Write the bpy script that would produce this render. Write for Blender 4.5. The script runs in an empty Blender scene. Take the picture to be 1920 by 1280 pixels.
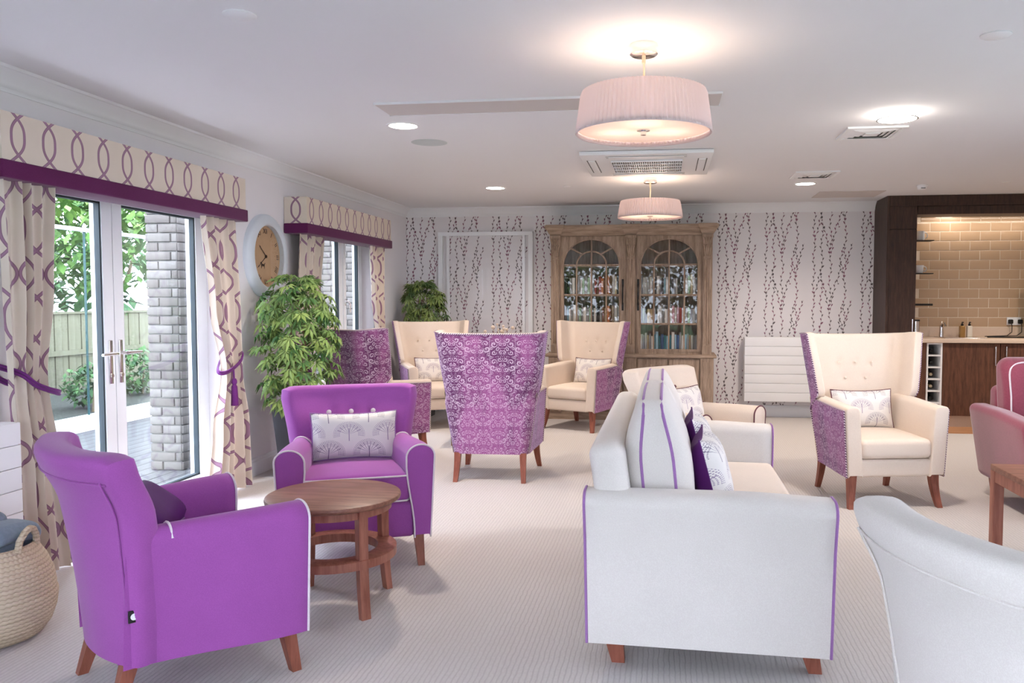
import bpy, bmesh, math, random
from math import sin, cos, pi, radians as R, sqrt
from mathutils import Vector, Matrix
random.seed(7)
SC = bpy.context.scene
COL = SC.collection

# ------------------------------------------------------------------ camera
F_PX, CX, CY, W_PX, H_PX = 1530.0, 1045.0, 640.0, 1920.0, 1280.0
cam = bpy.data.cameras.new('camera'); cam_o = bpy.data.objects.new('camera', cam); COL.objects.link(cam_o)
cam.sensor_width = 36; cam.sensor_fit = 'HORIZONTAL'; cam.lens = 36 * F_PX / W_PX
cam.shift_x = (W_PX / 2 - CX) / W_PX; cam.shift_y = 0.0
cam.clip_start = .05; cam.clip_end = 200
cam_o.location = (0, 0, 1.35)
cam_o.rotation_euler = (pi / 2 - math.atan(79 / F_PX), 0, math.atan(205 / F_PX))
SC.camera = cam_o

# ------------------------------------------------------------------ light / exposure
SC.view_settings.view_transform = 'Standard'; SC.view_settings.look = 'None'
SC.view_settings.gamma = 1; SC.view_settings.use_curve_mapping = False
SC.view_settings.exposure = 1.22
WORLD_STRENGTH = 6.6
world = bpy.data.worlds.new('sky'); SC.world = world; world.use_nodes = True
bg = world.node_tree.nodes['Background']; bg.inputs[0].default_value = (.79, .84, 1.0, 1); bg.inputs[1].default_value = WORLD_STRENGTH
LAMP = 0.45

# ------------------------------------------------------------------ helpers
def lin(c): c /= 255.0; return c / 12.92 if c <= .04045 else ((c + .055) / 1.055) ** 2.4
def rgb(r, g, b): return (lin(r), lin(g), lin(b), 1)

class NT:
    def __init__(s, name):
        s.mat = bpy.data.materials.new(name); s.mat.use_nodes = True
        s.t = s.mat.node_tree; s.b = s.t.nodes['Principled BSDF']; s.out = s.t.nodes['Material Output']
    def new(s, typ, **kw):
        n = s.t.nodes.new(typ)
        for k, v in kw.items(): setattr(n, k, v)
        return n
    def put(s, sock, v):
        if v is None: return
        if isinstance(v, bpy.types.NodeSocket): s.t.links.new(v, sock)
        else: sock.default_value = v
    def m(s, op, a, b=None, c=None, clamp=False):
        n = s.new('ShaderNodeMath', operation=op); n.use_clamp = clamp
        s.put(n.inputs[0], a); s.put(n.inputs[1], b); s.put(n.inputs[2], c); return n.outputs[0]
    def add(s, a, b): return s.m('ADD', a, b)
    def sub(s, a, b): return s.m('SUBTRACT', a, b)
    def mul(s, a, b): return s.m('MULTIPLY', a, b)
    def mx(s, a, b): return s.m('MAXIMUM', a, b)
    def lt(s, a, b): return s.m('LESS_THAN', a, b)
    def gt(s, a, b): return s.m('GREATER_THAN', a, b)
    def mod(s, a, b): return s.m('FLOORED_MODULO', a, b)
    def step(s, a, e0, e1):
        n = s.new('ShaderNodeMapRange', interpolation_type='SMOOTHSTEP'); s.put(n.inputs[0], a); s.put(n.inputs[1], e0); s.put(n.inputs[2], e1); return n.outputs[0]
    def mix(s, f, a, b):
        n = s.new('ShaderNodeMix', data_type='RGBA'); s.put(n.inputs[0], f); s.put(n.inputs[6], a); s.put(n.inputs[7], b); return n.outputs[2]
    def coord(s, kind='Object'): return s.new('ShaderNodeTexCoord').outputs[kind]
    def xyz(s, v): n = s.new('ShaderNodeSeparateXYZ'); s.put(n.inputs[0], v); return n.outputs
    def comb(s, x, y, z=0.0):
        n = s.new('ShaderNodeCombineXYZ'); s.put(n.inputs[0], x); s.put(n.inputs[1], y); s.put(n.inputs[2], z); return n.outputs[0]
    def scale(s, v, sc):
        n = s.new('ShaderNodeMapping'); s.put(n.inputs[0], v); n.inputs['Scale'].default_value = sc; return n.outputs[0]
    def noise(s, v, sc, det=3.0, rough=.5):
        n = s.new('ShaderNodeTexNoise'); s.put(n.inputs['Vector'], v); n.inputs['Scale'].default_value = sc
        n.inputs['Detail'].default_value = det; n.inputs['Roughness'].default_value = rough; return n.outputs[0]
    def bump(s, h, strength=.3, dist=.01):
        n = s.new('ShaderNodeBump'); n.inputs['Strength'].default_value = strength; n.inputs['Distance'].default_value = dist
        s.put(n.inputs['Height'], h); s.put(s.b.inputs['Normal'], n.outputs[0])
    def base(s, col, rough=.6, metal=0.0, spec=None, sheen=0.0):
        s.put(s.b.inputs['Base Color'], col); s.put(s.b.inputs['Roughness'], rough); s.put(s.b.inputs['Metallic'], metal)
        if spec is not None: s.b.inputs['Specular IOR Level'].default_value = spec
        if sheen: s.b.inputs['Sheen Weight'].default_value = sheen; s.b.inputs['Sheen Roughness'].default_value = .4
        return s.mat

MATS = {}
def simple(name, col, rough=.5, metal=0.0, spec=.4, var=.06, sc=12, sheen=0.0, bump=0.0, bsc=200):
    n = NT(name); co = n.coord(); f = n.noise(co, sc, 4)
    dark = tuple(c * (1 - var) for c in col[:3]) + (1,); lite = tuple(min(1, c * (1 + var)) for c in col[:3]) + (1,)
    n.base(n.mix(f, dark, lite), rough, metal, spec, sheen)
    if bump: n.bump(n.noise(co, bsc, 2), bump, .002)
    MATS[name] = n.mat; return n.mat
def fabric(name, col, var=.08, weave=900, sheen=.25):
    n = NT(name); co = n.coord()
    f = n.noise(co, 7, 5, .6); g = n.noise(co, weave * .35, 2, .7)
    dark = tuple(c * (1 - var) for c in col[:3]) + (1,); lite = tuple(min(1, c * (1 + var)) for c in col[:3]) + (1,)
    c1 = n.mix(f, dark, lite); c2 = n.mix(n.mul(n.step(g, .42, .62), .16), c1, tuple(min(1, c * 1.5 + .02) for c in col[:3]) + (1,))
    n.base(c2, .9, 0, .15, sheen); n.bump(g, .25, .0015); return n.mat
def woodmat(name, c0, c1, axis='Z', sc=1.0, rough=.42):
    n = NT(name); co = n.coord()
    s = {'X': (1.5, 14, 14), 'Y': (14, 1.5, 14), 'Z': (14, 14, 1.5)}[axis]
    v = n.scale(co, tuple(k * sc for k in s)); f = n.noise(v, 2.2, 6, .65); g = n.noise(v, 9, 3, .6)
    n.base(n.mix(n.step(n.add(n.mul(f, .75), n.mul(g, .25)), .32, .68), c0, c1), rough, 0, .4); n.bump(g, .12, .002); return n.mat

class MB:
    def __init__(s): s.v = []; s.f = []; s.uv = {}
    def add(s, vs, fs, uv=None):
        o = len(s.v); s.v += [tuple(p) for p in vs]; s.f += [tuple(i + o for i in f) for f in fs]
        if uv:
            for i, u in enumerate(uv): s.uv[i + o] = u
        return s
    def box(s, x0, x1, y0, y1, z0, z1):
        return s.add([(x, y, z) for z in (z0, z1) for y in (y0, y1) for x in (x0, x1)],
                     [(0, 2, 3, 1), (4, 5, 7, 6), (0, 1, 5, 4), (2, 6, 7, 3), (0, 4, 6, 2), (1, 3, 7, 5)])
    def quad(s, a, b, c, d, uv=None): return s.add([a, b, c, d], [(0, 1, 2, 3)], uv)
    def grid(s, P, uv=None, flip=False):
        n, m = len(P), len(P[0]); vs = [p for r in P for p in r]; us = [u for r in uv for u in r] if uv else None
        fs = []
        for i in range(n - 1):
            for j in range(m - 1):
                q = (i * m + j, (i + 1) * m + j, (i + 1) * m + j + 1, i * m + j + 1); fs.append(q[::-1] if flip else q)
        return s.add(vs, fs, us)
    def rbox(s, size, c=(0, 0, 0), r=.02, n=(4, 4, 4), k=3, fn=None):
        h = [d / 2 for d in size]; r = min(r, min(h) * .999)
        ax = []
        for a in range(3):
            L = []
            for i in range(k): L.append(-h[a] + r * (1 - cos(pi / 4 * i / k) / cos(0)) if False else -h[a] + r * (i / k))
            m = max(1, n[a]); i0, i1 = -h[a] + r, h[a] - r
            for i in range(m + 1): L.append(i0 + (i1 - i0) * i / m)
            for i in range(1, k + 1): L.append(i1 + r * i / k)
            ax.append(L)
        idx = {}; vs = []
        def vid(i, j, l):
            key = (i, j, l)
            if key not in idx:
                p = Vector((ax[0][i], ax[1][j], ax[2][l])); q = Vector([max(-(h[a] - r), min(h[a] - r, p[a])) for a in range(3)])
                d = p - q
                if d.length > 1e-9:
                    d2 = Vector([math.tan(d[a] / r * pi / 4) for a in range(3)]); p = q + d2.normalized() * r
                p += Vector(c)
                if fn: p = Vector(fn(p.x, p.y, p.z))
                idx[key] = len(vs); vs.append(tuple(p))
            return idx[key]
        fs = []; N = [len(L) - 1 for L in ax]
        for a in range(3):
            b, d = (a + 1) % 3, (a + 2) % 3
            for side in (0, N[a]):
                for i in range(N[b]):
                    for j in range(N[d]):
                        q = []
                        for (ii, jj) in ((i, j), (i + 1, j), (i + 1, j + 1), (i, j + 1)):
                            t = [0, 0, 0]; t[a] = side; t[b] = ii; t[d] = jj; q.append(vid(*t))
                        fs.append(tuple(q) if side else tuple(q[::-1]))
        return s.add(vs, fs)
    def tube(s, pts, r, n=6, closed=False, cap=True):
        pts = [Vector(p) for p in pts]; m = len(pts); rr = r if isinstance(r, (list, tuple)) else [r] * m
        rings = []; up = None
        for i, p in enumerate(pts):
            a = pts[(i - 1) % m] if (closed or i) else p; b = pts[(i + 1) % m] if (closed or i < m - 1) else p
            t = (b - a)
            t = t.normalized() if t.length > 1e-9 else Vector((0, 0, 1))
            if up is None: up = Vector((0, 0, 1)) if abs(t.z) < .9 else Vector((1, 0, 0))
            x = up - t * up.dot(t)
            if x.length < 1e-5: x = t.orthogonal()
            x.normalize(); y = t.cross(x); up = x
            rings.append([p + (x * cos(2 * pi * k / n) + y * sin(2 * pi * k / n)) * rr[i] for k in range(n)])
        vs = [q for g in rings for q in g]; fs = []
        for i in range(m if closed else m - 1):
            j = (i + 1) % m
            for k in range(n): fs.append((i * n + k, i * n + (k + 1) % n, j * n + (k + 1) % n, j * n + k))
        if cap and not closed: fs += [tuple(range(n))[::-1], tuple((m - 1) * n + k for k in range(n))]
        return s.add(vs, fs)
    def lathe(s, prof, c=(0, 0, 0), n=24, M=None, closed=False):
        vs = []; fs = []; m = len(prof)
        for k in range(n):
            a = 2 * pi * k / n
            for (r, z) in prof:
                p = Vector((r * cos(a), r * sin(a), z))
                if M: p = M @ p
                vs.append(tuple(p + Vector(c)))
        for k in range(n):
            j = (k + 1) % n
            for i in range(m if closed else m - 1):
                i2 = (i + 1) % m; fs.append((k * m + i, j * m + i, j * m + i2, k * m + i2))
        return s.add(vs, fs)
    def prism(s, poly, y0, y1):     # poly in xz, extruded along y
        n = len(poly); vs = [(x, y0, z) for x, z in poly] + [(x, y1, z) for x, z in poly]
        fs = [tuple(range(n)), tuple(range(2 * n - 1, n - 1, -1))] + [((i + 1) % n, i, i + n, (i + 1) % n + n) for i in range(n)]
        return s.add(vs, fs)
    def xf(s, M): s.v = [tuple(M @ Vector(p)) for p in s.v]; return s
    def mesh(s, name, mat, smooth=True, ang=40):
        me = bpy.data.meshes.new(name); me.from_pydata(s.v, [], s.f); me.update()
        if s.uv:
            l = me.uv_layers.new(name='UVMap')
            for lp in me.loops: l.data[lp.index].uv = s.uv.get(lp.vertex_index, (0, 0))
        bm = bmesh.new(); bm.from_mesh(me)
        if not s.uv: bmesh.ops.remove_doubles(bm, verts=bm.verts, dist=1e-6)
        bmesh.ops.recalc_face_normals(bm, faces=bm.faces); bm.to_mesh(me); bm.free()
        if smooth:
            me.shade_smooth(); me.set_sharp_from_angle(angle=R(ang))
        if mat: me.materials.append(mat)
        return me
    def build(s, name, mat, parent=None, smooth=True, ang=40, loc=None):
        o = bpy.data.objects.new(name, s.mesh(name, mat, smooth, ang)); COL.objects.link(o)
        if parent: o.parent = parent
        if loc: o.location = loc
        return o
def tag(o, label, cat, group=None):
    o['label'] = label; o['category'] = cat
    if group: o['group'] = group
    return o
def thing(name, label, cat, loc=(0, 0, 0), rz=0, group=None):
    o = bpy.data.objects.new(name, None); COL.objects.link(o); o.empty_display_size = .1
    o.location = loc; o.rotation_euler = (0, 0, rz); return tag(o, label, cat, group)
def struct(o): o['kind'] = 'structure'; return o
def inst(src, name, parent, loc=(0, 0, 0), rot=(0, 0, 0), sc=(1, 1, 1)):
    o = bpy.data.objects.new(name, src); COL.objects.link(o)
    if parent: o.parent = parent
    o.location = loc; o.rotation_euler = rot; o.scale = sc; return o
def dup(root, loc, rz, label, group=None):
    r = root.copy(); COL.objects.link(r); r.location = loc; r.rotation_euler = (0, 0, rz); r['label'] = label
    if group: r['group'] = group
    for ch in list(root.children):
        c = ch.copy(); COL.objects.link(c); c.parent = r
        for g in ch.children: d = g.copy(); COL.objects.link(d); d.parent = c
    return r
def B(*a): return MB().box(*a)
def text_obj(body, size, mat, parent, M, name='lettering', depth=.001):
    cu = bpy.data.curves.new('t', 'FONT'); cu.body = body; cu.size = size; cu.align_x = 'CENTER'; cu.align_y = 'CENTER'; cu.extrude = depth
    t = bpy.data.objects.new('t', cu); COL.objects.link(t)
    dg = bpy.context.evaluated_depsgraph_get(); me = bpy.data.meshes.new_from_object(t.evaluated_get(dg))
    bpy.data.objects.remove(t); bpy.data.curves.remove(cu)
    me.transform(M); me.materials.clear(); me.materials.append(mat); me.name = name
    o = bpy.data.objects.new(name, me); COL.objects.link(o); o.parent = parent; return o

# ------------------------------------------------------------------ materials
M_ceil = simple('ceiling_paint', rgb(231, 232, 236), .9, var=.015, sc=1.5, spec=.2)
M_wall = simple('wall_paint', rgb(236, 233, 237), .85, var=.02, sc=2, spec=.2)
M_white = simple('white_gloss', rgb(236, 238, 242), .4, var=.02, sc=3, bump=.03)
M_upvc = simple('white_frame', rgb(238, 241, 245), .35, var=.015, sc=3)
M_chrome = simple('chrome', rgb(225, 222, 222), .16, 1.0, var=.02)
M_dark = simple('dark_grey', rgb(48, 46, 50), .5)
M_black = simple('black_plastic', rgb(18, 17, 18), .4)
M_seal = simple('rubber_seal', rgb(48, 58, 64), .6)

def carpet():
    n = NT('carpet'); x, y, z = n.xyz(n.coord())
    co = n.coord(); wob = n.mul(n.sub(n.noise(co, 14, 2), .5), .012)
    st = n.m('PINGPONG', n.add(x, wob), .0098)
    rib = n.step(st, .0004, .0045)
    blk = n.noise(n.scale(co, (95, 60, 1)), 1.0, 2, .6); fine = n.noise(co, 260, 2, .7)
    h = n.add(n.mul(rib, .7), n.mul(blk, .5))
    c = n.mix(rib, rgb(194, 188, 188), rgb(211, 206, 204)); c = n.mix(n.mul(n.step(blk, .35, .7), .45), c, rgb(196, 189, 186))
    c = n.mix(n.mul(fine, .22), c, rgb(158, 154, 158)); c = n.mix(n.mul(n.noise(co, 1.1, 3), .25), c, rgb(202, 192, 184))
    n.base(c, .95, 0, .05, .2); n.bump(n.add(h, n.mul(fine, .4)), .32, .005); return n.mat
M_carpet = carpet()

def wallpaper():
    n = NT('willow_wallpaper'); co = n.coord(); X, Y, Z = n.xyz(co); PU, PV = .53, .64
    mask = None; leafm = None
    def stem(x0, amp, ph, v0, v1, slope, sp, full, woff=0.0):
        nonlocal mask, leafm
        v = n.mod(n.add(Z, woff), PV)
        cx = n.m('MULTIPLY_ADD', v, slope, x0 - slope * v0)
        cx = n.add(cx, n.mul(n.m('SINE', n.m('MULTIPLY_ADD', v, 2 * pi / PV * (2 if full else 3), ph)), amp))
        d = n.sub(n.mod(n.add(n.sub(X, cx), PU / 2), PU), PU / 2)
        ln = n.lt(n.m('ABSOLUTE', d), .0014)
        k = n.m('FLOOR', n.m('DIVIDE', v, sp)); sg = n.m('MULTIPLY_ADD', n.mod(k, 2.0), -2.0, 1.0)
        w = n.sub(n.mod(v, sp), sp / 2); a = n.sub(n.mul(d, sg), .007)
        p1 = n.add(n.mul(a, .42), n.mul(w, .9)); p2 = n.sub(n.mul(a, .9), n.mul(w, .42))
        e = n.add(n.m('POWER', n.mul(p1, 1 / .0150), 2.0), n.m('POWER', n.mul(p2, 1 / .0056), 2.0))
        lf = n.lt(e, 1.0)
        if not full:
            g = n.mul(n.gt(v, v0), n.lt(v, v1)); ln = n.mul(ln, g); lf = n.mul(lf, g)
        mask = ln if mask is None else n.mx(mask, ln); leafm = lf if leafm is None else n.mx(leafm, lf)
    stem(.060, .008, .3, 0, 0, 0, .043, True)
    stem(.240, .011, 1.7, 0, 0, 0, .046, True, .2)
    stem(.400, .009, 2.9, 0, 0, 0, .041, True, .1)
    stem(.145, .010, 4.1, 0, 0, 0, .044, True, .31)
    stem(.322, .006, 2.4, .02, .44, .12, .041, False, .42)
    stem(.066, .004, 1., .10, .46, .25, .042, False)
    stem(.236, .004, .5, .05, .40, -.24, .040, False, .1)
    stem(.245, .004, .2, .22, .56, .16, .044, False, .28)
    stem(.405, .004, 2.2, .12, .40, .25, .040, False, .34)
    stem(.395, .004, 1.2, .30, .52, -.18, .042, False, .02)
    tone = n.noise(co, 9, 2)
    base = n.mix(n.noise(co, 3, 2), rgb(226, 223, 226), rgb(234, 231, 234))
    leafc = n.mix(n.step(tone, .42, .6), rgb(58, 48, 54), rgb(122, 42, 84))
    c = n.mix(n.mul(mask, .75), base, rgb(96, 78, 86)); c = n.mix(n.mul(leafm, .9), c, leafc)
    n.base(c, .55, 0, .35); return n.mat
M_paper = wallpaper()

def ogee_fabric():
    n = NT('ogee_curtain_fabric'); u, v, _ = n.xyz(n.coord('UV')); P, L = .19, .42
    up = n.m('ABSOLUTE', n.sub(n.mod(n.add(n.m('DIVIDE', u, P), .5), 1.0), .5))
    c = n.m('MULTIPLY_ADD', n.m('COSINE', n.mul(v, 2 * pi / L)), -.5, .5)        # 1-c
    g = n.m('ABSOLUTE', n.m('MULTIPLY_ADD', n.m('POWER', c, 1.5), -.665, .20))
    sl_ = n.mul(n.mul(n.m('SQRT', c), n.m('SINE', n.mul(v, 2 * pi / L))), .69 * 1.5 * .5 * 2 * pi / L * P)
    d = n.m('DIVIDE', n.m('ABSOLUTE', n.sub(up, g)), n.m('SQRT', n.m('MULTIPLY_ADD', sl_, sl_, 1.0))); ln = n.sub(1.0, n.step(d, .034, .046))
    edge = n.sub(1.0, n.step(d, .018, .038))
    co = n.coord(); cr = n.mix(n.noise(co, 5, 3), rgb(214, 200, 184), rgb(230, 218, 204))
    pc = n.mix(edge, rgb(122, 84, 108), rgb(156, 118, 142))
    n.base(n.mix(ln, cr, pc), .55, 0, .3, .3); n.bump(n.add(n.mul(ln, .6), n.mul(n.noise(co, 400, 2), .15)), .25, .002); return n.mat
M_ogee = ogee_fabric()

def damask():
    n = NT('purple_damask_velvet'); uv = n.coord('UV'); u, v, _ = n.xyz(uv); PU, PV = .082, .27
    col = n.m('FLOOR', n.m('DIVIDE', u, 2 * PU)); vv = n.add(v, n.mul(n.mod(col, 2.0), PV / 2))
    U = n.m('PINGPONG', u, PU); V = n.mod(vv, PV); mask = None
    rd_ = random.Random(14); SPI = []
    for r_ in [.024, .022, .02, .019, .018, .017, .016, .016, .015, .014, .013, .013, .012, .012]:
        for _ in range(200):
            c_ = (rd_.uniform(.6 * r_, PU - .6 * r_), rd_.uniform(r_, PV - r_))
            if all((c_[0] - q[0]) ** 2 + (c_[1] - q[1]) ** 2 > (.92 * (r_ + q[2])) ** 2 for q in SPI): SPI.append((c_[0], c_[1], r_, rd_.choice((-1, 1)), 7.4 / r_)); break
    for cx, cy, rr, dr, kk in SPI:
        a = n.sub(U, cx); b = n.sub(V, cy); r = n.m('SQRT', n.add(n.mul(a, a), n.mul(b, b))); th = n.m('ARCTAN2', b, a)
        s = n.m('SINE', n.add(n.mul(th, float(dr)), n.mul(r, kk * 1.0)))
        sp = n.mul(n.gt(s, .42), n.lt(r, rr))
        mask = sp if mask is None else n.mx(mask, sp)
    mask = n.mx(mask, n.mul(n.lt(U, .0018), n.gt(V, .13)))
    vo = n.new('ShaderNodeTexVoronoi'); n.put(vo.inputs['Vector'], n.comb(U, V)); vo.inputs['Scale'].default_value = 150
    speck = n.lt(vo.outputs['Distance'], .33)
    brk = n.gt(n.noise(uv, 300, 2, .7), .40)
    mask = n.mul(n.mx(mask, n.mul(speck, .7)), n.add(n.mul(brk, .8), .2))
    co = n.coord(); sm = n.noise(n.scale(co, (5, 5, 2.2)), 1.0, 3, .55)
    base = n.mix(n.step(sm, .36, .62), rgb(92, 34, 88), rgb(150, 82, 136))  # broad noise paints velvet sheen smears into the purple
    sil = n.mix(n.step(sm, .3, .7), rgb(214, 196, 214), rgb(206, 168, 200))
    n.base(n.mix(n.mul(mask, .92), base, sil), .62, 0, .35, .8)
    n.b.inputs['Sheen Tint'].default_value = (.75, .6, 1, 1); n.bump(mask, .25, .0015); return n.mat
M_damask = damask()

def cushion_print():
    n = NT('fan_tree_print'); u, v, _ = n.xyz(n.scale(n.coord('UV'), (.72, .80, 1))); PU, PV = .155, .17; mask = None; motif2 = None
    for k in (0, 1):
        V = n.mod(n.add(v, k * PV / 2), PV); U = n.sub(n.mod(n.add(u, k * PU / 2 + PU / 2), PU), PU / 2)
        b = n.sub(V, .035); r = n.m('SQRT', n.add(n.mul(U, U), n.mul(b, b))); th = n.m('ARCTAN2', U, b)
        ray = n.lt(n.m('PINGPONG', n.add(th, .16), .16), .028)
        rad = n.mul(n.lt(r, .050), n.gt(r, .005))
        stem = n.mul(n.mul(ray, rad), n.lt(n.m('ABSOLUTE', th), 1.35))
        dd = n.m('ABSOLUTE', n.sub(n.m('PINGPONG', n.mul(th, 9.0), 1.0), .5)); d2 = n.m('ABSOLUTE', n.sub(n.m('PINGPONG', n.mul(r, 170.0), 1.0), .5))
        dots = n.mul(n.mul(n.lt(n.add(dd, d2), .36), n.mul(n.gt(r, .034), n.lt(r, .062))), n.lt(n.m('ABSOLUTE', th), 1.75))
        tr = n.mul(n.lt(n.m('ABSOLUTE', U), .0016), n.lt(n.m('ABSOLUTE', b), .03))
        m = n.mx(n.mx(stem, dots), tr); mask = m if mask is None else n.mx(mask, m)
        motif2 = m if k else motif2
    co = n.coord(); base = n.mix(n.noise(co, 8, 2), rgb(224, 219, 216), rgb(236, 232, 230))
    pc = n.mix(motif2, rgb(120, 110, 132), rgb(146, 128, 158))
    n.base(n.mix(n.mul(mask, .92), base, pc), .75, 0, .2, .2); n.bump(n.noise(co, 500, 2), .15, .001); return n.mat
M_print = cushion_print()

M_purple = fabric('magenta_purple_wool', rgb(158, 84, 162)); M_cream = fabric('cream_linen', rgb(224, 207, 193), .04)
M_creamgrey = fabric('oatmeal_linen', rgb(219, 212, 207), .04); M_pipe_w = fabric('white_piping', rgb(228, 216, 224)); M_pipe_p = fabric('purple_piping', rgb(156, 112, 170))
M_pipe_b = fabric('plum_piping', rgb(104, 62, 72)); M_plum = fabric('plum_velvet_band', rgb(92, 34, 78), .12); M_cord = fabric('purple_cord', rgb(104, 44, 112))
M_pink = fabric('dusky_pink_velvet', rgb(146, 74, 92), .16, 300, .7)
M_satin = simple('purple_satin', rgb(84, 30, 102), .6, spec=.2, var=.15)
M_legwood = woodmat('leg_wood', rgb(122, 66, 50), rgb(158, 94, 76), 'Z'); M_tablewood = woodmat('walnut_table', rgb(116, 74, 60), rgb(160, 112, 94), 'X')
M_tableleg = woodmat('table_leg_wood', rgb(138, 82, 66), rgb(176, 116, 98), 'Z')
M_bookwood = woodmat('weathered_oak', rgb(126, 107, 92), rgb(176, 154, 136), 'Z', 1.0, .7); M_bookwoodx = woodmat('weathered_oak_rail', rgb(128, 109, 94), rgb(178, 156, 138), 'X', 1.0, .7)
M_darkwood = woodmat('dark_walnut', rgb(44, 30, 26), rgb(74, 52, 44), 'Z', 1.6, .5); M_midwood = woodmat('brown_walnut', rgb(70, 42, 30), rgb(110, 72, 54), 'Z', 1.4, .5)
M_floorwood = woodmat('oak_floor', rgb(168, 118, 82), rgb(200, 150, 112), 'X')
def dotted():
    n = NT('dotted_trim'); x, y, z = n.xyz(n.coord()); f = n.gt(n.m('SINE', n.mul(n.add(n.add(x, y), z), 2 * pi / .016)), .1)
    return n.base(n.mix(f, rgb(84, 36, 84), rgb(232, 216, 226)), .7)
M_dot = dotted()
def thin_glass(name, tint=(1, 1, 1, 1), gl=1.0):
    n = NT(name); n.t.nodes.remove(n.b); tr = n.new('ShaderNodeBsdfTransparent'); tr.inputs[0].default_value = tint
    g = n.new('ShaderNodeBsdfGlossy'); g.inputs['Roughness'].default_value = .01
    lw = n.new('ShaderNodeLayerWeight'); lw.inputs[0].default_value = .5; fr = n.m('MULTIPLY_ADD', n.m('POWER', lw.outputs['Facing'], 5.0), .9, .04); mx = n.new('ShaderNodeMixShader')
    n.put(mx.inputs[0], n.m('MULTIPLY', fr, gl, clamp=True)); n.t.links.new(tr.outputs[0], mx.inputs[1]); n.t.links.new(g.outputs[0], mx.inputs[2]); n.t.links.new(mx.outputs[0], n.out.inputs[0]); return n.mat
M_clear = thin_glass('film_glass', (1, 1, 1, 1), .6); M_glass = thin_glass('clear_glass', (.97, .99, .99, 1), 1.0); M_cabglass = thin_glass('cabinet_glass', (.96, .97, .97, 1), .55)
M_screen = thin_glass('screen_glass', (.90, .97, .96, 1), .8)
def emit(name, col, st):
    n = NT(name); n.b.inputs['Base Color'].default_value = col; n.b.inputs['Emission Color'].default_value = col; n.b.inputs['Emission Strength'].default_value = st; return n.mat
M_led = emit('downlight_led', (1, .93, .84, 1), 16 * LAMP)
def translucent(name, col, tw):
    n = NT(name); n.t.nodes.remove(n.b); d = n.new('ShaderNodeBsdfDiffuse'); t = n.new('ShaderNodeBsdfTranslucent'); mx = n.new('ShaderNodeMixShader')
    d.inputs[0].default_value = col; t.inputs[0].default_value = col; mx.inputs[0].default_value = tw
    n.t.links.new(d.outputs[0], mx.inputs[1]); n.t.links.new(t.outputs[0], mx.inputs[2]); n.t.links.new(mx.outputs[0], n.out.inputs[0]); return n.mat
M_shade = translucent('pleated_shade_fabric', rgb(226, 208, 208), .12); M_diff = translucent('frosted_diffuser', rgb(240, 226, 216), .30)

# ------------------------------------------------------------------ room shell
XL, YB, ZC, YF, XR = -3.13, 9.59, 2.44, -3.1, 3.15
D0, D1, DH = 3.62, 5.46, 2.06          # french door opening
V0, V1, VS = 6.98, 8.46, .45           # side window opening
struct(B(XL, 6.2, YF, YB, -.1, 0).build('floor', M_carpet, smooth=False))
struct(B(2.35, 6.2, 8.62, YB, 0, .004).build('floor_kitchen', M_floorwood, smooth=False))
struct(B(XL - .3, 6.2, YF - .3, YB + .3, ZC, ZC + .12).build('ceiling', M_ceil, smooth=False))
struct(B(XL - .3, 2.32, YB, YB + .2, 0, ZC).build('wall_back', M_paper, smooth=False))
wl = MB(); T = XL - .20
wl.box(T, XL, YF - .3, -2.4, 0, ZC); wl.box(T, XL, -2.4, -.715, DH, ZC); wl.box(T, XL, -2.4, -.715, -.05, .12); wl.box(T, XL, -.715, D0, 0, ZC); wl.box(T, XL, D0, D1, DH, ZC); wl.box(T, XL, D1, V0, 0, ZC); wl.box(T, XL, V0, V1, DH, ZC); wl.box(T, XL, V0, V1, -.05, VS); wl.box(T, XL, V1, YB + .2, 0, ZC)
struct(wl.build('wall_left', M_wall, smooth=False))
wr_ = MB(); wr_.box(XR, XR + .2, YF - .3, 2.3, 0, ZC); wr_.box(XR, XR + .2, 4.9, 6.5, 0, ZC); wr_.box(XR, XR + .2, 2.3, 4.9, 2.15, ZC); wr_.box(XR, XR + .2, 2.3, 4.9, 0, .8)
struct(wr_.build('wall_right', M_wall, smooth=False))
w4 = struct(bpy.data.objects.new('fill_window_right', None)); COL.objects.link(w4)  # added window out of view, lets in daylight to lift the left wall
fr = MB(); fr.box(XR + .07, XR + .14, 2.3, 4.9, .8, .87); fr.box(XR + .07, XR + .14, 2.3, 4.9, 2.08, 2.15)
for y in (2.3, 3.565, 4.83): fr.box(XR + .07, XR + .14, y, y + .07, .87, 2.08)
fr.build('window_frame', M_upvc, w4, smooth=False)
for y in (2.37, 3.635): B(XR + .10, XR + .106, y, y + 1.195, .87, 2.08).build('pane', M_glass, w4, smooth=False)
w3 = struct(bpy.data.objects.new('fill_window_left', None)); COL.objects.link(w3); NX = XL - .13  # added unseen window, supplies cool daylight to the foreground from the left
fr = MB(); fr.box(NX - .07, NX, -2.4, -.715, .12, .19); fr.box(NX - .07, NX, -2.4, -.715, 2.0, 2.06)
for y in (-2.4, -.785): fr.box(NX - .07, NX, y, y + .07, .19, 2.0)
fr.build('window_frame', M_upvc, w3, smooth=False)
for y in (-2.33,): B(NX - .04, NX - .034, y, y + 1.545, .19, 2.0).build('pane', M_glass, w3, smooth=False)
struct(B(XR + .2, 6.2, 6.3, 6.5, 0, ZC).build('wall_alcove', M_wall, smooth=False))
struct(B(6.2, 6.4, 6.3, YB + .2, 0, ZC).build('wall_far_right', M_wall, smooth=False))
wf = MB(); wf.box(XL - .3, -2.8, YF - .2, YF, 0, ZC); wf.box(2.8, XR + .2, YF - .2, YF, 0, ZC); wf.box(-2.8, 2.8, YF - .2, YF, 2.3, ZC); wf.box(-2.8, 2.8, YF - .2, YF, 0, .2)
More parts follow.
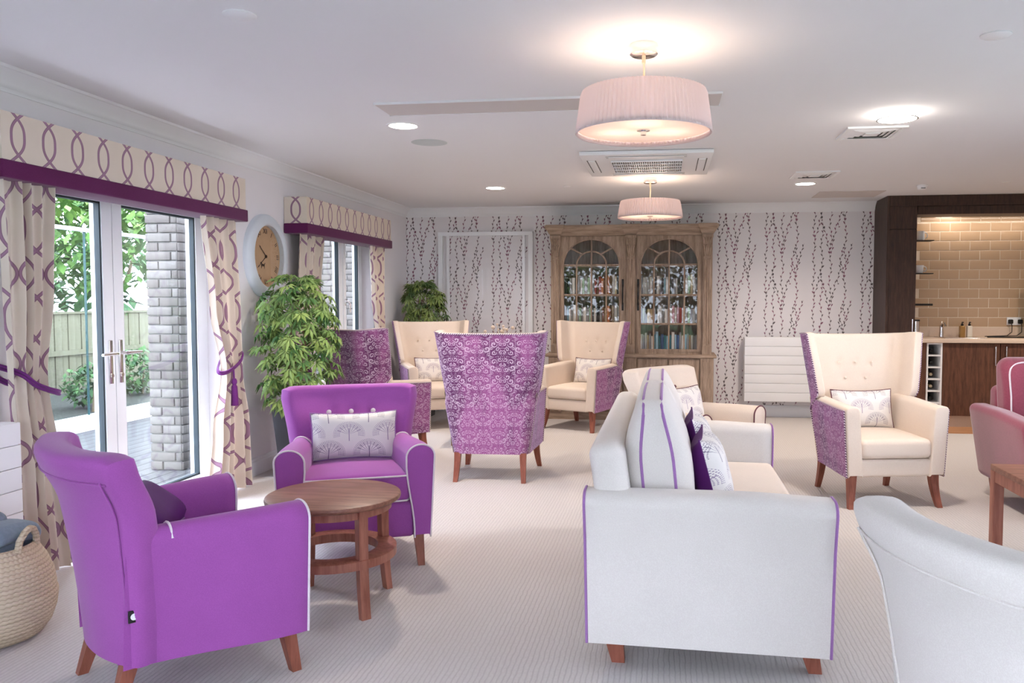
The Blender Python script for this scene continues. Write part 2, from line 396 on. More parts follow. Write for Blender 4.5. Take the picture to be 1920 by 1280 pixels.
struct(wf.build('wall_front', M_wall, smooth=False))
def cornice(path, name):      # path: list of (x,y) wall points, profile offset into the room handled by caller
    return None
prof = [(0, 2.335), (.006, 2.335), (.010, 2.350), (.018, 2.354), (.024, 2.372), (.042, 2.398), (.066, 2.415), (.072, 2.424), (.088, 2.426), (.092, 2.44), (0, 2.44)]
def run(profile, a, b, nrm, m0=0, m1=0):   # extrude a profile from a to b; m0/m1 mitre
    a, b, nrm = Vector(a), Vector(b), Vector(nrm); t = (b - a).normalized(); mb = MB()
    P = [[tuple(a + nrm * d + t * (m0 * d)) + (z,) for d, z in profile], [tuple(b + nrm * d + t * (m1 * d)) + (z,) for d, z in profile]]
    P = [[(p[0], p[1], p[-1]) for p in r] for r in P]
    return mb.grid(P)
def cor(a, b, nrm, m0, m1, name): struct(run(prof, a, b, nrm, m0, m1).build(name, M_white, ang=50))
cor((XL, YF), (XL, YB), (1, 0), 1, -1, 'trim_1'); cor((XL, YB), (2.32, YB), (0, -1), 1, 0, 'trim_2')
cor((XR, YF), (XR, 6.5), (-1, 0), 0, 1, 'trim_3'); cor((XR, 6.5), (6.2, 6.5), (0, 1), -1, 0, 'trim_4')
sk = [(0, 0), (.018, 0), (.018, .098), (.016, .108), (.011, .112), (.011, .124), (.006, .134), (0, .136)]
def skirt(a, b, nrm, m0, m1, name): struct(run(sk, a, b, nrm, m0, m1).build(name, M_white, ang=50))
skirt((XL, D1), (XL, YB), (1, 0), 0, -1, 'baseboard_left'); skirt((XL, -.7), (XL, D0), (1, 0), 0, 0, 'baseboard_left_front')
skirt((XL, YB), (2.3, YB), (0, -1), 1, 0, 'baseboard_back'); skirt((XR, YF), (XR, 6.5), (-1, 0), 0, 0, 'baseboard_right')

# french doors -------------------------------------------------------
XD = XL - .13
door = struct(bpy.data.objects.new('door_1', None)); COL.objects.link(door)
fr = MB(); fr.box(XD - .07, XD, D0, D0 + .06, .0, DH); fr.box(XD - .07, XD, D1 - .06, D1, 0, DH); fr.box(XD - .07, XD, D0, D1, DH - .06, DH); fr.box(XD - .09, XD + .01, D0, D1, -.02, .03)
fr.build('door_frame', M_upvc, door, smooth=False)
mid = 4.45
def leaf(y0, y1, hs):
    lf = MB(); st = .085
    lf.box(XD - .065, XD + .012, y0, y0 + st, .03, DH - .06); lf.box(XD - .065, XD + .012, y1 - st, y1, .03, DH - .06)
    lf.box(XD - .065, XD + .012, y0 + st, y1 - st, DH - .06 - st, DH - .06); lf.box(XD - .065, XD + .012, y0 + st, y1 - st, .03, .12)
    o = lf.build('door_leaf', M_upvc, door, smooth=False)
    g = MB(); q = .012; a, b, c, d = y0 + st, y1 - st, .12, DH - .06 - st
    for bx in [(a, a + q, c, d), (b - q, b, c, d), (a, b, c, c + q), (a, b, d - q, d)]: g.box(XD - .03, XD + .004, bx[0], bx[1], bx[2], bx[3])
    g.build('glazing_seal', M_seal, o, smooth=False)
    B(XD - .022, XD - .016, a, b, c, d).build('pane', M_glass, o, smooth=False)
    yh = y1 - .042 if hs > 0 else y0 + .042
    h = MB(); h.rbox((.008, .032, .26), (XD + .016, yh, .98), .004, (1, 1, 2), 2)
    h.tube([(XD + .018, yh, 1.03), (XD + .06, yh, 1.03)], .011, 10); h.lathe([(0, .0), (.012, .0), (.012, .006), (0, .006)], (XD + .02, yh, .90), 12, Matrix.Rotation(pi / 2, 3, 'Y'))
    h.tube([(XD + .058, yh, 1.03), (XD + .062, yh - hs * .02, 1.032), (XD + .062, yh - hs * .13, 1.03)], [.012, .011, .009], 10)
    h.build('handle', M_chrome, o)
leaf(D0 + .06, mid - .003, 1); leaf(mid + .003, D1 - .06, -1)
struct(B(XL - .3, XL, D1, D1 + .001, 0, .01).build('trim_5', M_white, smooth=False))
# side window ---------------------------------------------------------
win = struct(bpy.data.objects.new('window_1', None)); COL.objects.link(win)
fr = MB()
for a in [(V0, V0 + .06), (V1 - .06, V1)]: fr.box(XD - .07, XD, a[0], a[1], VS, DH)
fr.box(XD - .07, XD, V0, V1, DH - .06, DH); fr.box(XD - .07, XD, V0, V1, VS, VS + .06); fr.box(XD - .07, XD, 7.88, 7.93, VS, DH)
fr.build('window_frame', M_upvc, win, smooth=False)
B(XD, XL + .04, V0, V1, VS - .02, VS + .01).build('window_sill', M_white, win, smooth=False)
for y0, y1 in ((V0 + .06, 7.88), (7.93, V1 - .06)):
    s = .06; m = MB()
    for a in [(y0, y0 + s), (y1 - s, y1)]: m.box(XD - .06, XD + .012, a[0], a[1], VS + .06, DH - .06)
    m.box(XD - .06, XD + .012, y0 + s, y1 - s, DH - .12, DH - .06); m.box(XD - .06, XD + .012, y0 + s, y1 - s, VS + .06, VS + .12)
    o = m.build('sash', M_upvc, win, smooth=False)
    B(XD - .028, XD - .022, y0 + s, y1 - s, VS + .12, DH - .12).build('pane', M_glass, o, smooth=False)
    g = MB(); q = .012
    for bx in [(y0 + s, y0 + s + q, VS + .12, DH - .12), (y1 - s - q, y1 - s, VS + .12, DH - .12)]: g.box(XD - .03, XD + .004, *bx)
    g.build('glazing_seal', M_seal, o, smooth=False)
h = MB(); h.rbox((.012, .024, .07), (XD + .018, 7.96, 1.32), .005, (1, 1, 1), 2); h.tube([(XD + .02, 7.96, 1.33), (XD + .05, 7.96, 1.33), (XD + .055, 7.99, 1.30), (XD + .05, 8.0, 1.22)], .008, 8); h.build('handle', M_chrome, win)
# garden windows behind the viewer --------------------------------------
w2 = struct(bpy.data.objects.new('window_2', None)); COL.objects.link(w2)
fr = MB(); y0, y1 = YF - .14, YF - .07
fr.box(-2.8, 2.8, y0, y1, .2, .27); fr.box(-2.8, 2.8, y0, y1, 2.23, 2.3)
for x in (-2.8, -1.43, -.035, 1.36, 2.73): fr.box(x, x + .07, y0, y1, .27, 2.23)
fr.build('window_frame', M_upvc, w2, smooth=False)
for x in (-2.73, -1.36, .035, 1.43): B(x, x + 1.3, YF - .11, YF - .104, .27, 2.23).build('pane', M_glass, w2, smooth=False)

# framed wallpaper panel on back wall -----------------------------------
fp = struct(bpy.data.objects.new('door_2', None)); COL.objects.link(fp)
f = MB(); f.box(-2.72, -2.668, YB - .05, YB - .002, 0, 2.145); f.box(-1.625, -1.572, YB - .05, YB - .002, 0, 2.145); f.box(-2.72, -1.572, YB - .052, YB - .002, 2.105, 2.15)
f.build('outer_frame', M_upvc, fp, smooth=False)
f = MB(); f.box(-2.622, -2.588, YB - .035, YB - .006, 0, 2.105); f.box(-1.70, -1.668, YB - .035, YB - .006, 0, 2.105); f.build('sliding_stile', M_upvc, fp, smooth=False)
B(-2.588, -1.70, YB - .026, YB - .020, .02, 2.105).build('panel', M_clear, fp, smooth=False)

# ------------------------------------------------------------------ upholstered furniture
def clamp(a, lo=0., hi=1.): return max(lo, min(hi, a))
def smooth(a): a = clamp(a); return a * a * (3 - 2 * a)
def plan_bow(p):
    return lambda hw, yb, wing, q: Vector((hw * (sin(q * pi / 2) * .35 + q * .65), yb - wing * abs(sin(q * pi / 2) * .35 + q * .65) ** p))
def plan_u(rc0):
    def f(hw, yb, wing, q):
        r_ = min(rc0, wing * .9); rc = r_; ls = max(.001, wing - rc); la = rc * pi / 2; lf = hw - rc; tot = ls + la + lf; d = abs(q) * tot; sg = 1 if q >= 0 else -1
        if d < lf: x, y = d, 0
        elif d < lf + la: th = (d - lf) / rc; x, y = lf + rc * sin(th), rc * (1 - cos(th))
        else: x, y = hw, rc + (d - lf - la)
        return Vector((sg * x, yb - y))
    return f
def shell(z0, ztop, hw, yb, wing, plan, th, corner=.06, cpow=8, NI=36, NJ=22, dimples=(), ears=0.0, rimr=.05, rimp=1.0):
    """curved chair back: outer sheet + inner padded sheet with rounded rim. returns outer MB with uv, inner MB, rim line"""
    O = []; I = []; Tn = []; UVo = []
    for i in range(NI + 1):
        s = -1 + 2 * i / NI; ro, ri, rt, ru = [], [], [], []
        for j in range(NJ + 1):
            t = j / NJ; f = lambda q: plan(hw(t), yb(t), wing(t), q)
            P = f(s); e = 1e-3; tg = (f(min(1, s + e)) - f(max(-1, s - e))).normalized(); nn = Vector((tg.y, -tg.x))
            sp = abs(P.x) / hw(t); zt = ztop - corner * abs(s) ** cpow + ears * abs(s) ** 3; z = z0 + (zt - z0) * t
            thk = th(t, s)
            for (du, dz, rad, dep) in dimples: thk -= dep * math.exp(-((P.x - du) ** 2 + (z - dz) ** 2) / rad ** 2)
            Q = P + nn * thk
            ro.append(Vector((P.x, P.y, z))); ri.append(Vector((Q.x, Q.y, z))); rt.append(Vector((tg.x, tg.y, 0))); ru.append((s * .52 + 1, z))
        O.append(ro); I.append(ri); Tn.append(rt); UVo.append(ru)
    outer = MB().grid(O, UVo); inner = MB().grid(I); per = []
    for j in range(NJ): per.append((O[0][j], I[0][j], -Tn[0][j]))
    for i in range(NI + 1):
        d = Vector((0, 0, 1))
        if i == 0: d = (Vector((0, 0, 1)) - Tn[0][NJ]).normalized()
        if i == NI: d = (Vector((0, 0, 1)) + Tn[NI][NJ]).normalized()
        per.append((O[i][NJ], I[i][NJ], d))
    for j in range(NJ - 1, -1, -1): per.append((O[NI][j], I[NI][j], Tn[NI][j]))
    K = 8; G = []
    for o, q, d in per:
        c = (o + q) / 2; h = (o - q) / 2; rr = min(h.length, rimr); row = []
        for k in range(K + 1):
            cc, ss = cos(pi * k / K), max(0., sin(pi * k / K)); row.append(tuple(c + h * (abs(cc) ** rimp * (1 if cc >= 0 else -1)) + d * rr * ss ** rimp))
        G.append(row)
    inner.grid(G); rim = [tuple(o + (o - q).normalized() * .001 + d * .002) for o, q, d in per]
    return outer, inner, rim
def pleg(x, y, top, h, dx, dy, a=.026, b=.016, curve=0.0):
    """tapered square leg from (x,y,top) down to floor"""
    P = []
    for k in range(7):
        t = k / 6; w = a + (b - a) * t; z = h * (1 - t); ox = dx * (t ** (1 + curve)); oy = dy * (t ** (1 + curve))
        P.append([(x + ox - w, y + oy - w, z), (x + ox + w, y + oy - w, z), (x + ox + w, y + oy + w, z), (x + ox - w, y + oy + w, z), (x + ox - w, y + oy - w, z)])
    m = MB().grid(P); n = len(m.v); m.f.append((n - 5, n - 4, n - 3, n - 2)); m.f.append((0, 1, 2, 3)); return m
def lerp(a, b, t): return a + (b - a) * t
def arm_profile(hw, z0, z1, r, n=8):
    L = [(hw, z0 + (z1 - r - z0) * i / 8) for i in range(9)]
    L += [(hw - r + r * cos(pi / 2 * i / n), z1 - r + r * sin(pi / 2 * i / n)) for i in range(1, n + 1)]
    L += [(-hw + r - r * sin(pi / 2 * i / n), z1 - r + r * cos(pi / 2 * i / n)) for i in range(0 if hw > r + 1e-6 else 1, n + 1)]
    return L + [(-hw, z1 - r - (z1 - r - z0) * i / 8) for i in range(1, 9)]
def arm_mesh(prof_, fn, ys, both=False):
    m = MB(); y0 = ys[0]; zc = sum(z for _, z in prof_) / len(prof_); rows = []
    for ins, dy in ((.012, -.004), (.005, -.0025), (0, .003)):
        rows.append([fn(a * (1 - ins / .06), y0 + dy, zc + (z - zc) * (1 - ins / .25)) for a, z in prof_])
    for y in (ys[1:-1] if both else ys[1:]): rows.append([fn(a, y, z) for a, z in prof_])
    if both:
        for ins, dy in ((0, -.003), (.005, .0025), (.012, .004)): rows.append([fn(a * (1 - ins / .06), ys[-1] + dy, zc + (z - zc) * (1 - ins / .25)) for a, z in prof_])
    m.grid(rows); n = len(prof_); k = n // 2
    for base in ((0, (len(rows) - 1) * n) if both else (0,)):
        for i in range(k):
            j = n - 1 - i
            if i + 1 <= j - 1: m.f.append(tuple(base + q for q in ((i, i + 1, j - 1, j) if i + 1 != j - 1 else (i, i + 1, j))))
    return m

def wing_chair(label, loc, rz, group):
    t_ = thing('wing_chair', label, 'wing chair', loc, rz, group)
    dm = [(-.12, .90, .03, .014), (.12, .90, .03, .014), (0, .90, .03, .014), (-.075, .79, .03, .014), (.075, .79, .03, .014)]
    out, inn, rim = shell(.205, 1.095, lambda t: lerp(.285, .415, t), lambda t: lerp(.27, .37, t), lambda t: .075 + .185 * smooth((t - .40) / .16) - .02 * smooth((t - .7) / .3), plan_u(.13),
                          lambda t, s: .072 - .02 * abs(s) ** 4, .012, 20, 56, 32, dm, .026, .008, .8)
    out.build('outer_back', M_damask, t_); ib = inn.build('inner_back', M_cream, t_)
    MB().tube(rim, .005, 6).build('trim_piping', M_dot, t_)
    for (x, z) in [(d[0], d[1]) for d in dm]:
        MB().lathe([(0, -.004), (.006, -.0035), (.009, -.001), (.009, .004), (0, .005)], (x, .265 + .02 * (z - .8), z), 10, Matrix.Rotation(-pi / 2, 3, 'X')).build('button', M_cream, ib)
    for sg in (-1, 1):
        def fa(x, y, z, sg=sg):
            k = clamp((z - .2) / .46); tp = smooth((y + .36) / .6); xo = lerp(lerp(.318, .345, k), lerp(.285, .415, clamp((z - .205) / .89)) - .002, tp); a = (x + .05) / .10
            return (sg * (xo - .095 + a * .095), y, z + (.02 * tp if z > .5 else 0))
        pf = arm_profile(.05, .205, .66, .03, 5)
        arm_mesh(pf, fa, [-.36 + .60 * i / 10 for i in range(11)]).build('arm', M_cream, t_, ang=50)
        P, U = [], []
        for i in range(13):
            y = -.345 + .56 * i / 12; r_, u_ = [], []
            for j in range(9):
                z = .207 + .435 * j / 8; q = fa(.05, y, z); r_.append((q[0] + sg * .004, q[1], q[2] - .006)); u_.append((y + .6, z))
            P.append(r_); U.append(u_)
        pn = MB().grid(P, U).build('arm_side_panel', M_damask, t_)
        edge = [P[0][j] for j in range(9)] + [P[i][8] for i in range(1, 10)]
        MB().tube([(p[0] + sg * .002, p[1], p[2]) for p in edge], .005, 6).build('trim_piping', M_dot, pn)
    MB().rbox((.50, .58, .115), (0, -.060, .262), .02, (4, 4, 2), 3).build('seat_rail', M_cream, t_)
    def fc(x, y, z):
        b = (1 - (x / .25) ** 2) * (1 - ((y + .06) / .31) ** 2)
        return (x, y, z + (.018 * b if z > .38 else 0))
    MB().rbox((.475, .61, .125), (0, -.06, .385), .035, (8, 8, 2), 3, fc).build('seat_cushion', M_cream, t_)
    for sg in (-1, 1):
        pleg(sg * .275, -.30, .2, .215, sg * .022, -.045, .027, .017, .8).build('leg', M_legwood, t_)
        pleg(sg * .245, .245, .2, .215, sg * .01, .05, .024, .016, .5).build('leg', M_legwood, t_)
    return t_

def tub_chair(label, loc, rz, fab, pipe, group=None, btn=None, tagged=False):
    t_ = thing('armchair', label, 'armchair', loc, rz, group); btn = btn or fab
    hw = lambda t: lerp(.250, .345, t) + .010 * smooth((t - .72) / .28); yb = lambda t: .27 + .045 * t + .05 * t * t + .035 * smooth((t - .75) / .25)
    out, inn, rim = shell(.155, .828, hw, yb, lambda t: lerp(.055, .085, t), plan_bow(2.2), lambda t, s: .135 - .02 * t, .012, 8, 36, 26, [(-.12, .725, .03, .02), (0, .725, .03, .02), (.12, .725, .03, .02)], .012, .038, .62)
    bk = MB(); bk.add(out.v, out.f); bk.add(inn.v, inn.f); b = bk.build('backrest', fab, t_)
    for x in (-.12, 0, .12):
        MB().lathe([(0, -.010), (.009, -.009), (.014, -.004), (.014, .002), (0, .003)], (x, yb(.81) - .107 - .3 * x * x, .725), 12, Matrix.Rotation(-pi / 2, 3, 'X')).build('button', btn, b)
    seam = [(sg * .955) for sg in (-1, 1)]
    MB().tube([(hw(.93) * k / 10, yb(.93) - .083 * abs(k / 10) ** 2.2 + .002, .155 + .673 * .93) for k in range(-10, 11)], .0035, 6).build('seam', fab, b)
    for q in seam:
        P = []
        for j in range(23):
            t = j / 22; P.append((hw(t) * q, yb(t) - lerp(.055, .085, t) * abs(q) ** 2.2 + .002, .155 + .665 * t))
        MB().tube(P[:22], .0035, 6).build('seam', fab, b)
    for sg in (-1, 1):
        def fa(x, y, z, sg=sg):
            k = clamp((z - .15) / .47); tp = smooth((y + .34) / .56); w = lerp(.080, .140, smooth(k * 1.15)) * (1 - .25 * tp)
            xo = lerp(lerp(.362, .388, k), hw(clamp((z - .155) / .673)) - .001, tp); a = (x + .06) / .12
            return (sg * (xo - w + a * w), y, z - .010 * (tp if z > .4 else 0))
        pf = arm_profile(.06, .15, .622, .06)
        am = arm_mesh(pf, fa, [-.345 + .585 * i / 12 for i in range(13)]).build('arm', fab, t_, ang=50)
        MB().tube([fa(x, -.3455, z) for x, z in pf], .0048, 6).build('piping', pipe, am)
        L2 = [fa(-.056 + .112 * i / 8, .10, .622 - .045 * (abs(i - 4) / 4) ** 2.4) for i in range(9)]
        MB().tube([(p[0], p[1], p[2] + .003) for p in L2], .0042, 6).build('piping', pipe, am)
    def fc(x, y, z):
        bl = max(0, (1 - (x / .27) ** 2)) * max(0, (1 - ((y + .05) / .31) ** 2))
        return (x, y, z + (.02 * bl if z > .40 else 0))
    sc = MB().rbox((.53, .585, .14), (0, -.055, .405), .035, (8, 8, 2), 3, fc).build('seat_cushion', fab, t_)
    for zz in (.468, .343):
        MB().tube([(-.262, -.1, zz), (-.262, -.31, zz), (-.245, -.345, zz)] + [(-.2 + .4 * i / 6, -.35, zz) for i in range(7)] + [(.245, -.345, zz), (.262, -.31, zz), (.262, -.1, zz)], .0045, 6).build('piping', pipe, sc)
    MB().rbox((.56, .56, .185), (0, -.055, .245), .02, (4, 4, 2), 3, lambda x, y, z: (x * (1 - .22 * smooth((y + .1) / .33)), y, z)).build('seat_base', fab, t_)
    for sg in (-1, 1):
        pleg(sg * .305, -.285, .17, .175, sg * .012, -.03, .026, .017).build('leg', M_legwood, t_)
        pleg(sg * .185, .195, .17, .175, sg * .012, .055, .026, .017).build('leg', M_legwood, t_)
    if tagged:
        tg = MB().rbox((.006, .034, .04), (-.0, 0, 0), .002, (1, 1, 1), 2).build('fabric_tag', M_black, b, loc=(-.286, .215, .335))
        MB().lathe([(0, 0), (.011, 0), (.011, .001), (.007, .001), (.007, 0)], (-.0035, 0, 0), 16, Matrix.Rotation(-pi / 2, 3, 'Y')).build('tag_logo', M_white, tg)
    return t_

def pillow(label, w, h, t, loc, rot, front=None, back=None, pipe=None, group=None):
    front = front or M_print; back = back or M_print; pipe = pipe or M_pipe_p
    o = thing('scatter_cushion', label, 'cushion', loc, 0, group); o.rotation_euler = rot
    N = 18; sides = []
    for sg in (-1, 1):
        P, U = [], []
        for i in range(N + 1):
            u = -1 + 2 * i / N; r_, q_ = [], []
            for j in range(N + 1):
                v = -1 + 2 * j / N
                x = w / 2 * u * (.95 + .05 * v * v); z = h / 2 * v * (.90 + .10 * u * u)
                d = t / 2 * (max(0, 1 - u ** 4) * max(0, 1 - v ** 4)) ** .55
                r_.append((x, sg * d, z + h / 2)); q_.append((u * w / 2 + 1.0, v * h / 2 + 1.0))
            P.append(r_); U.append(q_)
        MB().grid(P, U).build('cushion_front' if sg < 0 else 'cushion_back', front if sg < 0 else back, o); sides.append(P)
    P = sides[0]; rim = [P[i][0] for i in range(N)] + [P[N][j] for j in range(N)] + [P[i][N] for i in range(N, 0, -1)] + [P[0][j] for j in range(N, 0, -1)]
    MB().tube(rim, .004, 6, closed=True).build('piping', pipe, o); return o
def on_chair(ch, x, y, z, tilt, yaw=0.0):
    """world transform of a cushion sitting on a chair"""
    a = ch.rotation_euler[2]; c, s = cos(a), sin(a)
    return (ch.location[0] + c * x - s * y, ch.location[1] + s * x + c * y, ch.location[2] + z), (tilt, 0, a + yaw)

GT = 'purple tub armchairs'
arm1 = tub_chair('purple wool armchair in the left foreground seen from behind, facing the round table', (-1.78, 2.71, 0), R(142), M_purple, M_pipe_w, GT, M_pipe_w, True)
arm2 = tub_chair('purple wool armchair facing the viewer behind the round table, with three pale buttons', (-1.65, 4.13, 0), R(24), M_purple, M_pipe_w, GT, M_pipe_w)
arm3 = tub_chair('cream armchair with plum piping standing behind the two-seat sofa', (.17, 5.65, 0), R(52), M_cream, M_pipe_b, 'cream tub armchairs', M_pipe_b)
arm4 = tub_chair('pale grey-cream armchair back cropped by the bottom right corner', (.90, 1.90, 0), R(115), M_creamgrey, M_creamgrey, 'cream tub armchairs')
l, r = on_chair(arm2, .01, .065, .485, R(-14)); pillow('white lumbar cushion with grey fan trees on the front-facing purple armchair', .46, .26, .13, l, r)
l, r = on_chair(arm1, .10, -.06, .487, R(-52), R(-30)); pillow('dark purple satin and print cushion tucked inside the foreground purple armchair', .40, .24, .13, l, r, M_satin, M_print)
l, r = on_chair(arm3, .03, .065, .485, R(-14)); pillow('patterned lumbar cushion on the cream armchair behind the sofa', .44, .26, .13, l, r, None, None, M_pipe_b)

GW = 'purple damask wing chairs'
wA = wing_chair('wing chair seen squarely from behind in the middle of the room, purple damask back', (-1.30, 6.14, 0), R(182), GW)
wB = dup(wA, (-2.47, 8.50, 0), R(28), 'cream wing chair with violet side standing in front of the corner plant')
wC = dup(wA, (-.87, 8.60, 0), R(-24), 'cream wing chair with purple damask side in front of the bookcase')
wD = dup(wA, (-2.50, 6.74, 0), R(143), 'purple damask wing chair back beside the tall potted plant, under the small window')
wE = dup(wA, (1.40, 5.80, 0), R(12), 'large cream wing chair with purple side facing the viewer in front of the kitchen')
for ch, lab in ((wB, 'patterned cushion on the cream wing chair near the corner plant'), (wC, 'patterned cushion on the cream wing chair before the bookcase'), (wE, 'patterned cushion on the cream wing chair in front of the kitchen')):
    l, r = on_chair(ch, -.01 if ch is wE else .03, .10, .445, R(-13)); pillow(lab, .44, .28, .13, l, r, None, None, M_pipe_b, 'lumbar cushions on the wing chairs')

# two seat sofa -----------------------------------------------------------
sofa = thing('sofa', 'cream two-seat sofa with purple piping in the centre foreground, seen from its end', 'sofa', (.15, 3.84, 0))
def sofa_arm(yc, sg):
    pf = arm_profile(.08, .10, .655, .055)
    def f(a, u, z):
        k = clamp((z - .1) / .55); x = u * (1 + .025 * k); yy = yc + sg * a + sg * .02 * smooth((z - .45) / .2)
        return (x, yy, z - (.014 * clamp((x - .15) / .29) if z > .4 else .012 * clamp((x + .4) / .8)))
    a_ = arm_mesh(pf, f, [-.43 + .86 * i / 14 for i in range(15)], True).build('arm', M_creamgrey, sofa, ang=50)
    for u in (-.431, .431): MB().tube([f(a, u, z) for a, z in pf], .0052, 6).build('piping', M_pipe_p, a_)
sofa_arm(-.855, -1); sofa_arm(.855, 1)
def fb(x, y, z): return (x - .075 * clamp((z - .3) / .5), y, z)
MB().rbox((.13, 1.80, .70), (-.295, 0, .47), .05, (2, 8, 6), 4, fb).build('backrest', M_creamgrey, sofa)
MB().rbox((.80, 1.56, .20), (.02, 0, .21), .02, (4, 6, 2), 2).build('seat_base', M_creamgrey, sofa)
for yc in (-.385, .385):
    def fc(x, y, z, yc=yc): return (x, y, z + (.02 * max(0, 1 - ((x - .1) / .35) ** 2) * max(0, 1 - ((y - yc) / .38) ** 2) if z > .38 else 0))
    MB().rbox((.66, .765, .145), (.105, yc, .375), .035, (6, 6, 2), 3, fc).build('seat_cushion', M_cream, sofa)
    def fbc(x, y, z, yc=yc):
        k = (z - .45) / .50; b = max(0., 1 - (2 * k - .9) ** 2) * max(0., 1 - ((y - yc) / .40) ** 4)
        top = smooth((k - .55) / .45)
        xx = x * (1 + .22 * b - .42 * top * smooth(k)) - .05 * (k - .25)
        yy = yc + (y - yc) * (1 + .05 * sin(pi * clamp(k)) - .05 * top)
        return (xx - .165, yy, z + .02 * (1 - ((y - yc) / .4) ** 2) * top)
    bc = MB().rbox((.225, .755, .52), (0, yc, .70), .06, (4, 8, 10), 4, fbc).build('back_cushion', M_creamgrey, sofa)
    for xs in (-.058, .058):
        L = []
        y0, y1, z0, z1 = yc - .375, yc + .375, .45, .956
        for i in range(15): L.append((xs, y0, z0 + (z1 - .05 - z0) * i / 14))
        L += [(xs, y0 + .018, z1 - .016), (xs, y0 + .055, z1)]
        for i in range(1, 10): L.append((xs, y0 + .055 + (y1 - y0 - .11) * i / 10, z1))
        L += [(xs, y1 - .055, z1), (xs, y1 - .018, z1 - .016)]
        for i in range(15): L.append((xs, y1, z1 - .05 - (z1 - .05 - z0) * i / 14))
        MB().tube([fbc(*p) for p in L], .0068, 6).build('piping', M_pipe_p, bc)
for sx, sy in ((-.34, -.84), (.36, -.84), (-.34, .84), (.36, .84)):
    pleg(sx, sy, .1, .115, .02 if sx < 0 else .03, 0, .036, .024).build('leg', M_legwood, sofa)
pillow('purple satin-backed print cushion on the sofa, nearer the viewer', .40, .36, .15, (.235, 3.40, .452), (R(-15), 0, R(86)), M_print, M_satin, M_satin)
pillow('purple satin-backed print cushion on the sofa, the farther one behind', .40, .38, .14, (.215, 3.82, .455), (R(-15), 0, R(88)), M_print, M_satin, M_satin)

# dusky pink sofa chair at the right edge -----------------------------------
pk = thing('armchair', 'dusky pink velvet armchair with white piping at the right edge', 'armchair', (2.575, 5.60, 0), R(2))
for sg in (-1, 1):
    def f(x, y, z, sg=sg):
        k = clamp((z - .13) / .5); return (x + sg * .05 * (k - .5) * 1.4, y - .03 * (1 - k), z - .03 * clamp((-y) / .45) * (1 if z > .4 else 0))
    a = MB().rbox((.15, .86, .50), (sg * .375, -.02, .385), .05, (3, 8, 6), 4, f).build('arm', M_pink, pk)
    L = [(sg * .375 - .066, .15 + .40 * i / 8) for i in range(9)] + [(sg * .375 - .05 * cos(pi * i / 8), .575 + .05 * sin(pi * i / 8)) for i in range(9)] + [(sg * .375 + .066, .55 - .40 * i / 8) for i in range(9)]
    MB().tube([f(x, -.447, z) for x, z in L], .006, 6).build('piping', M_pipe_w, a)
MB().rbox((.66, .16, .62), (0, .36, .45), .05, (4, 3, 5), 3).build('backrest', M_pink, pk)
MB().rbox((.62, .78, .2), (0, -.02, .24), .02, (3, 3, 2), 2).build('seat_base', M_pink, pk)
MB().rbox((.60, .64, .14), (0, -.10, .40), .04, (5, 5, 2), 3).build('seat_cushion', M_pink, pk)
def fp_(x, y, z):
    k = (z - .46) / .5; return (x, y + .08 * k - .05 * sin(pi * clamp(k)) * (1 if y < .2 else -.3), z)
bc = MB().rbox((.70, .17, .50), (0.01, .20, .71), .08, (8, 4, 8), 5, fp_).build('back_cushion', M_pink, pk)
Lp = []
for i in range(48):
    a = 2 * pi * i / 48; ex = abs(cos(a)) ** .35 * (1 if cos(a) >= 0 else -1); ez = abs(sin(a)) ** .35 * (1 if sin(a) >= 0 else -1)
    Lp.append(fp_(.01 + .325 * ex, .128, .71 + .225 * ez))
MB().tube(Lp, .006, 6, closed=True).build('piping', M_pipe_w, bc)
for sx, sy in ((-.33, .30), (.33, .30), (-.33, -.36), (.33, -.36)): pleg(sx, sy, .13, .145, 0, 0, .03, .014).build('leg', M_legwood, pk)

# tables --------------------------------------------------------------------
rt = thing('round_coffee_table', 'round walnut coffee table with a lower ring, between the purple armchairs', 'table', (-1.46, 3.42, 0), 0)
top = MB().lathe([(0, .462), (.280, .462), (.292, .470), (.294, .478), (.291, .487), (.282, .491), (0, .491)], n=64).build('table_top', M_tablewood, rt)
MB().lathe([(.236, .425), (.252, .425), (.252, .462), (.236, .462)], n=48, closed=True).build('apron', M_tableleg, rt)
MB().lathe([(.19, .215), (.272, .215), (.272, .25), (.262, .254), (.19, .254)], n=48, closed=True).build('lower_ring', M_tableleg, rt)
for k in range(4):
    a = R(-40) + k * pi / 2; x, y = .245 * cos(a), .245 * sin(a); P = []
    for q in range(9):
        t = q / 8; z = .462 * (1 - t); w = .021; e = .022 * t ** 3; cx, cy = x + e * cos(a), y + e * sin(a); u, v = (cos(a), sin(a)), (-sin(a), cos(a)); h = lerp(.020, .014, t)
        P.append([(cx + sx * h * u[0] + sy * w * v[0], cy + sx * h * u[1] + sy * w * v[1], z) for sx, sy in ((-1, -1), (1, -1), (1, 1), (-1, 1), (-1, -1))])
    m = MB().grid(P); n = len(m.v); m.f.append((n - 5, n - 4, n - 3, n - 2)); m.build('leg', M_tableleg, rt)
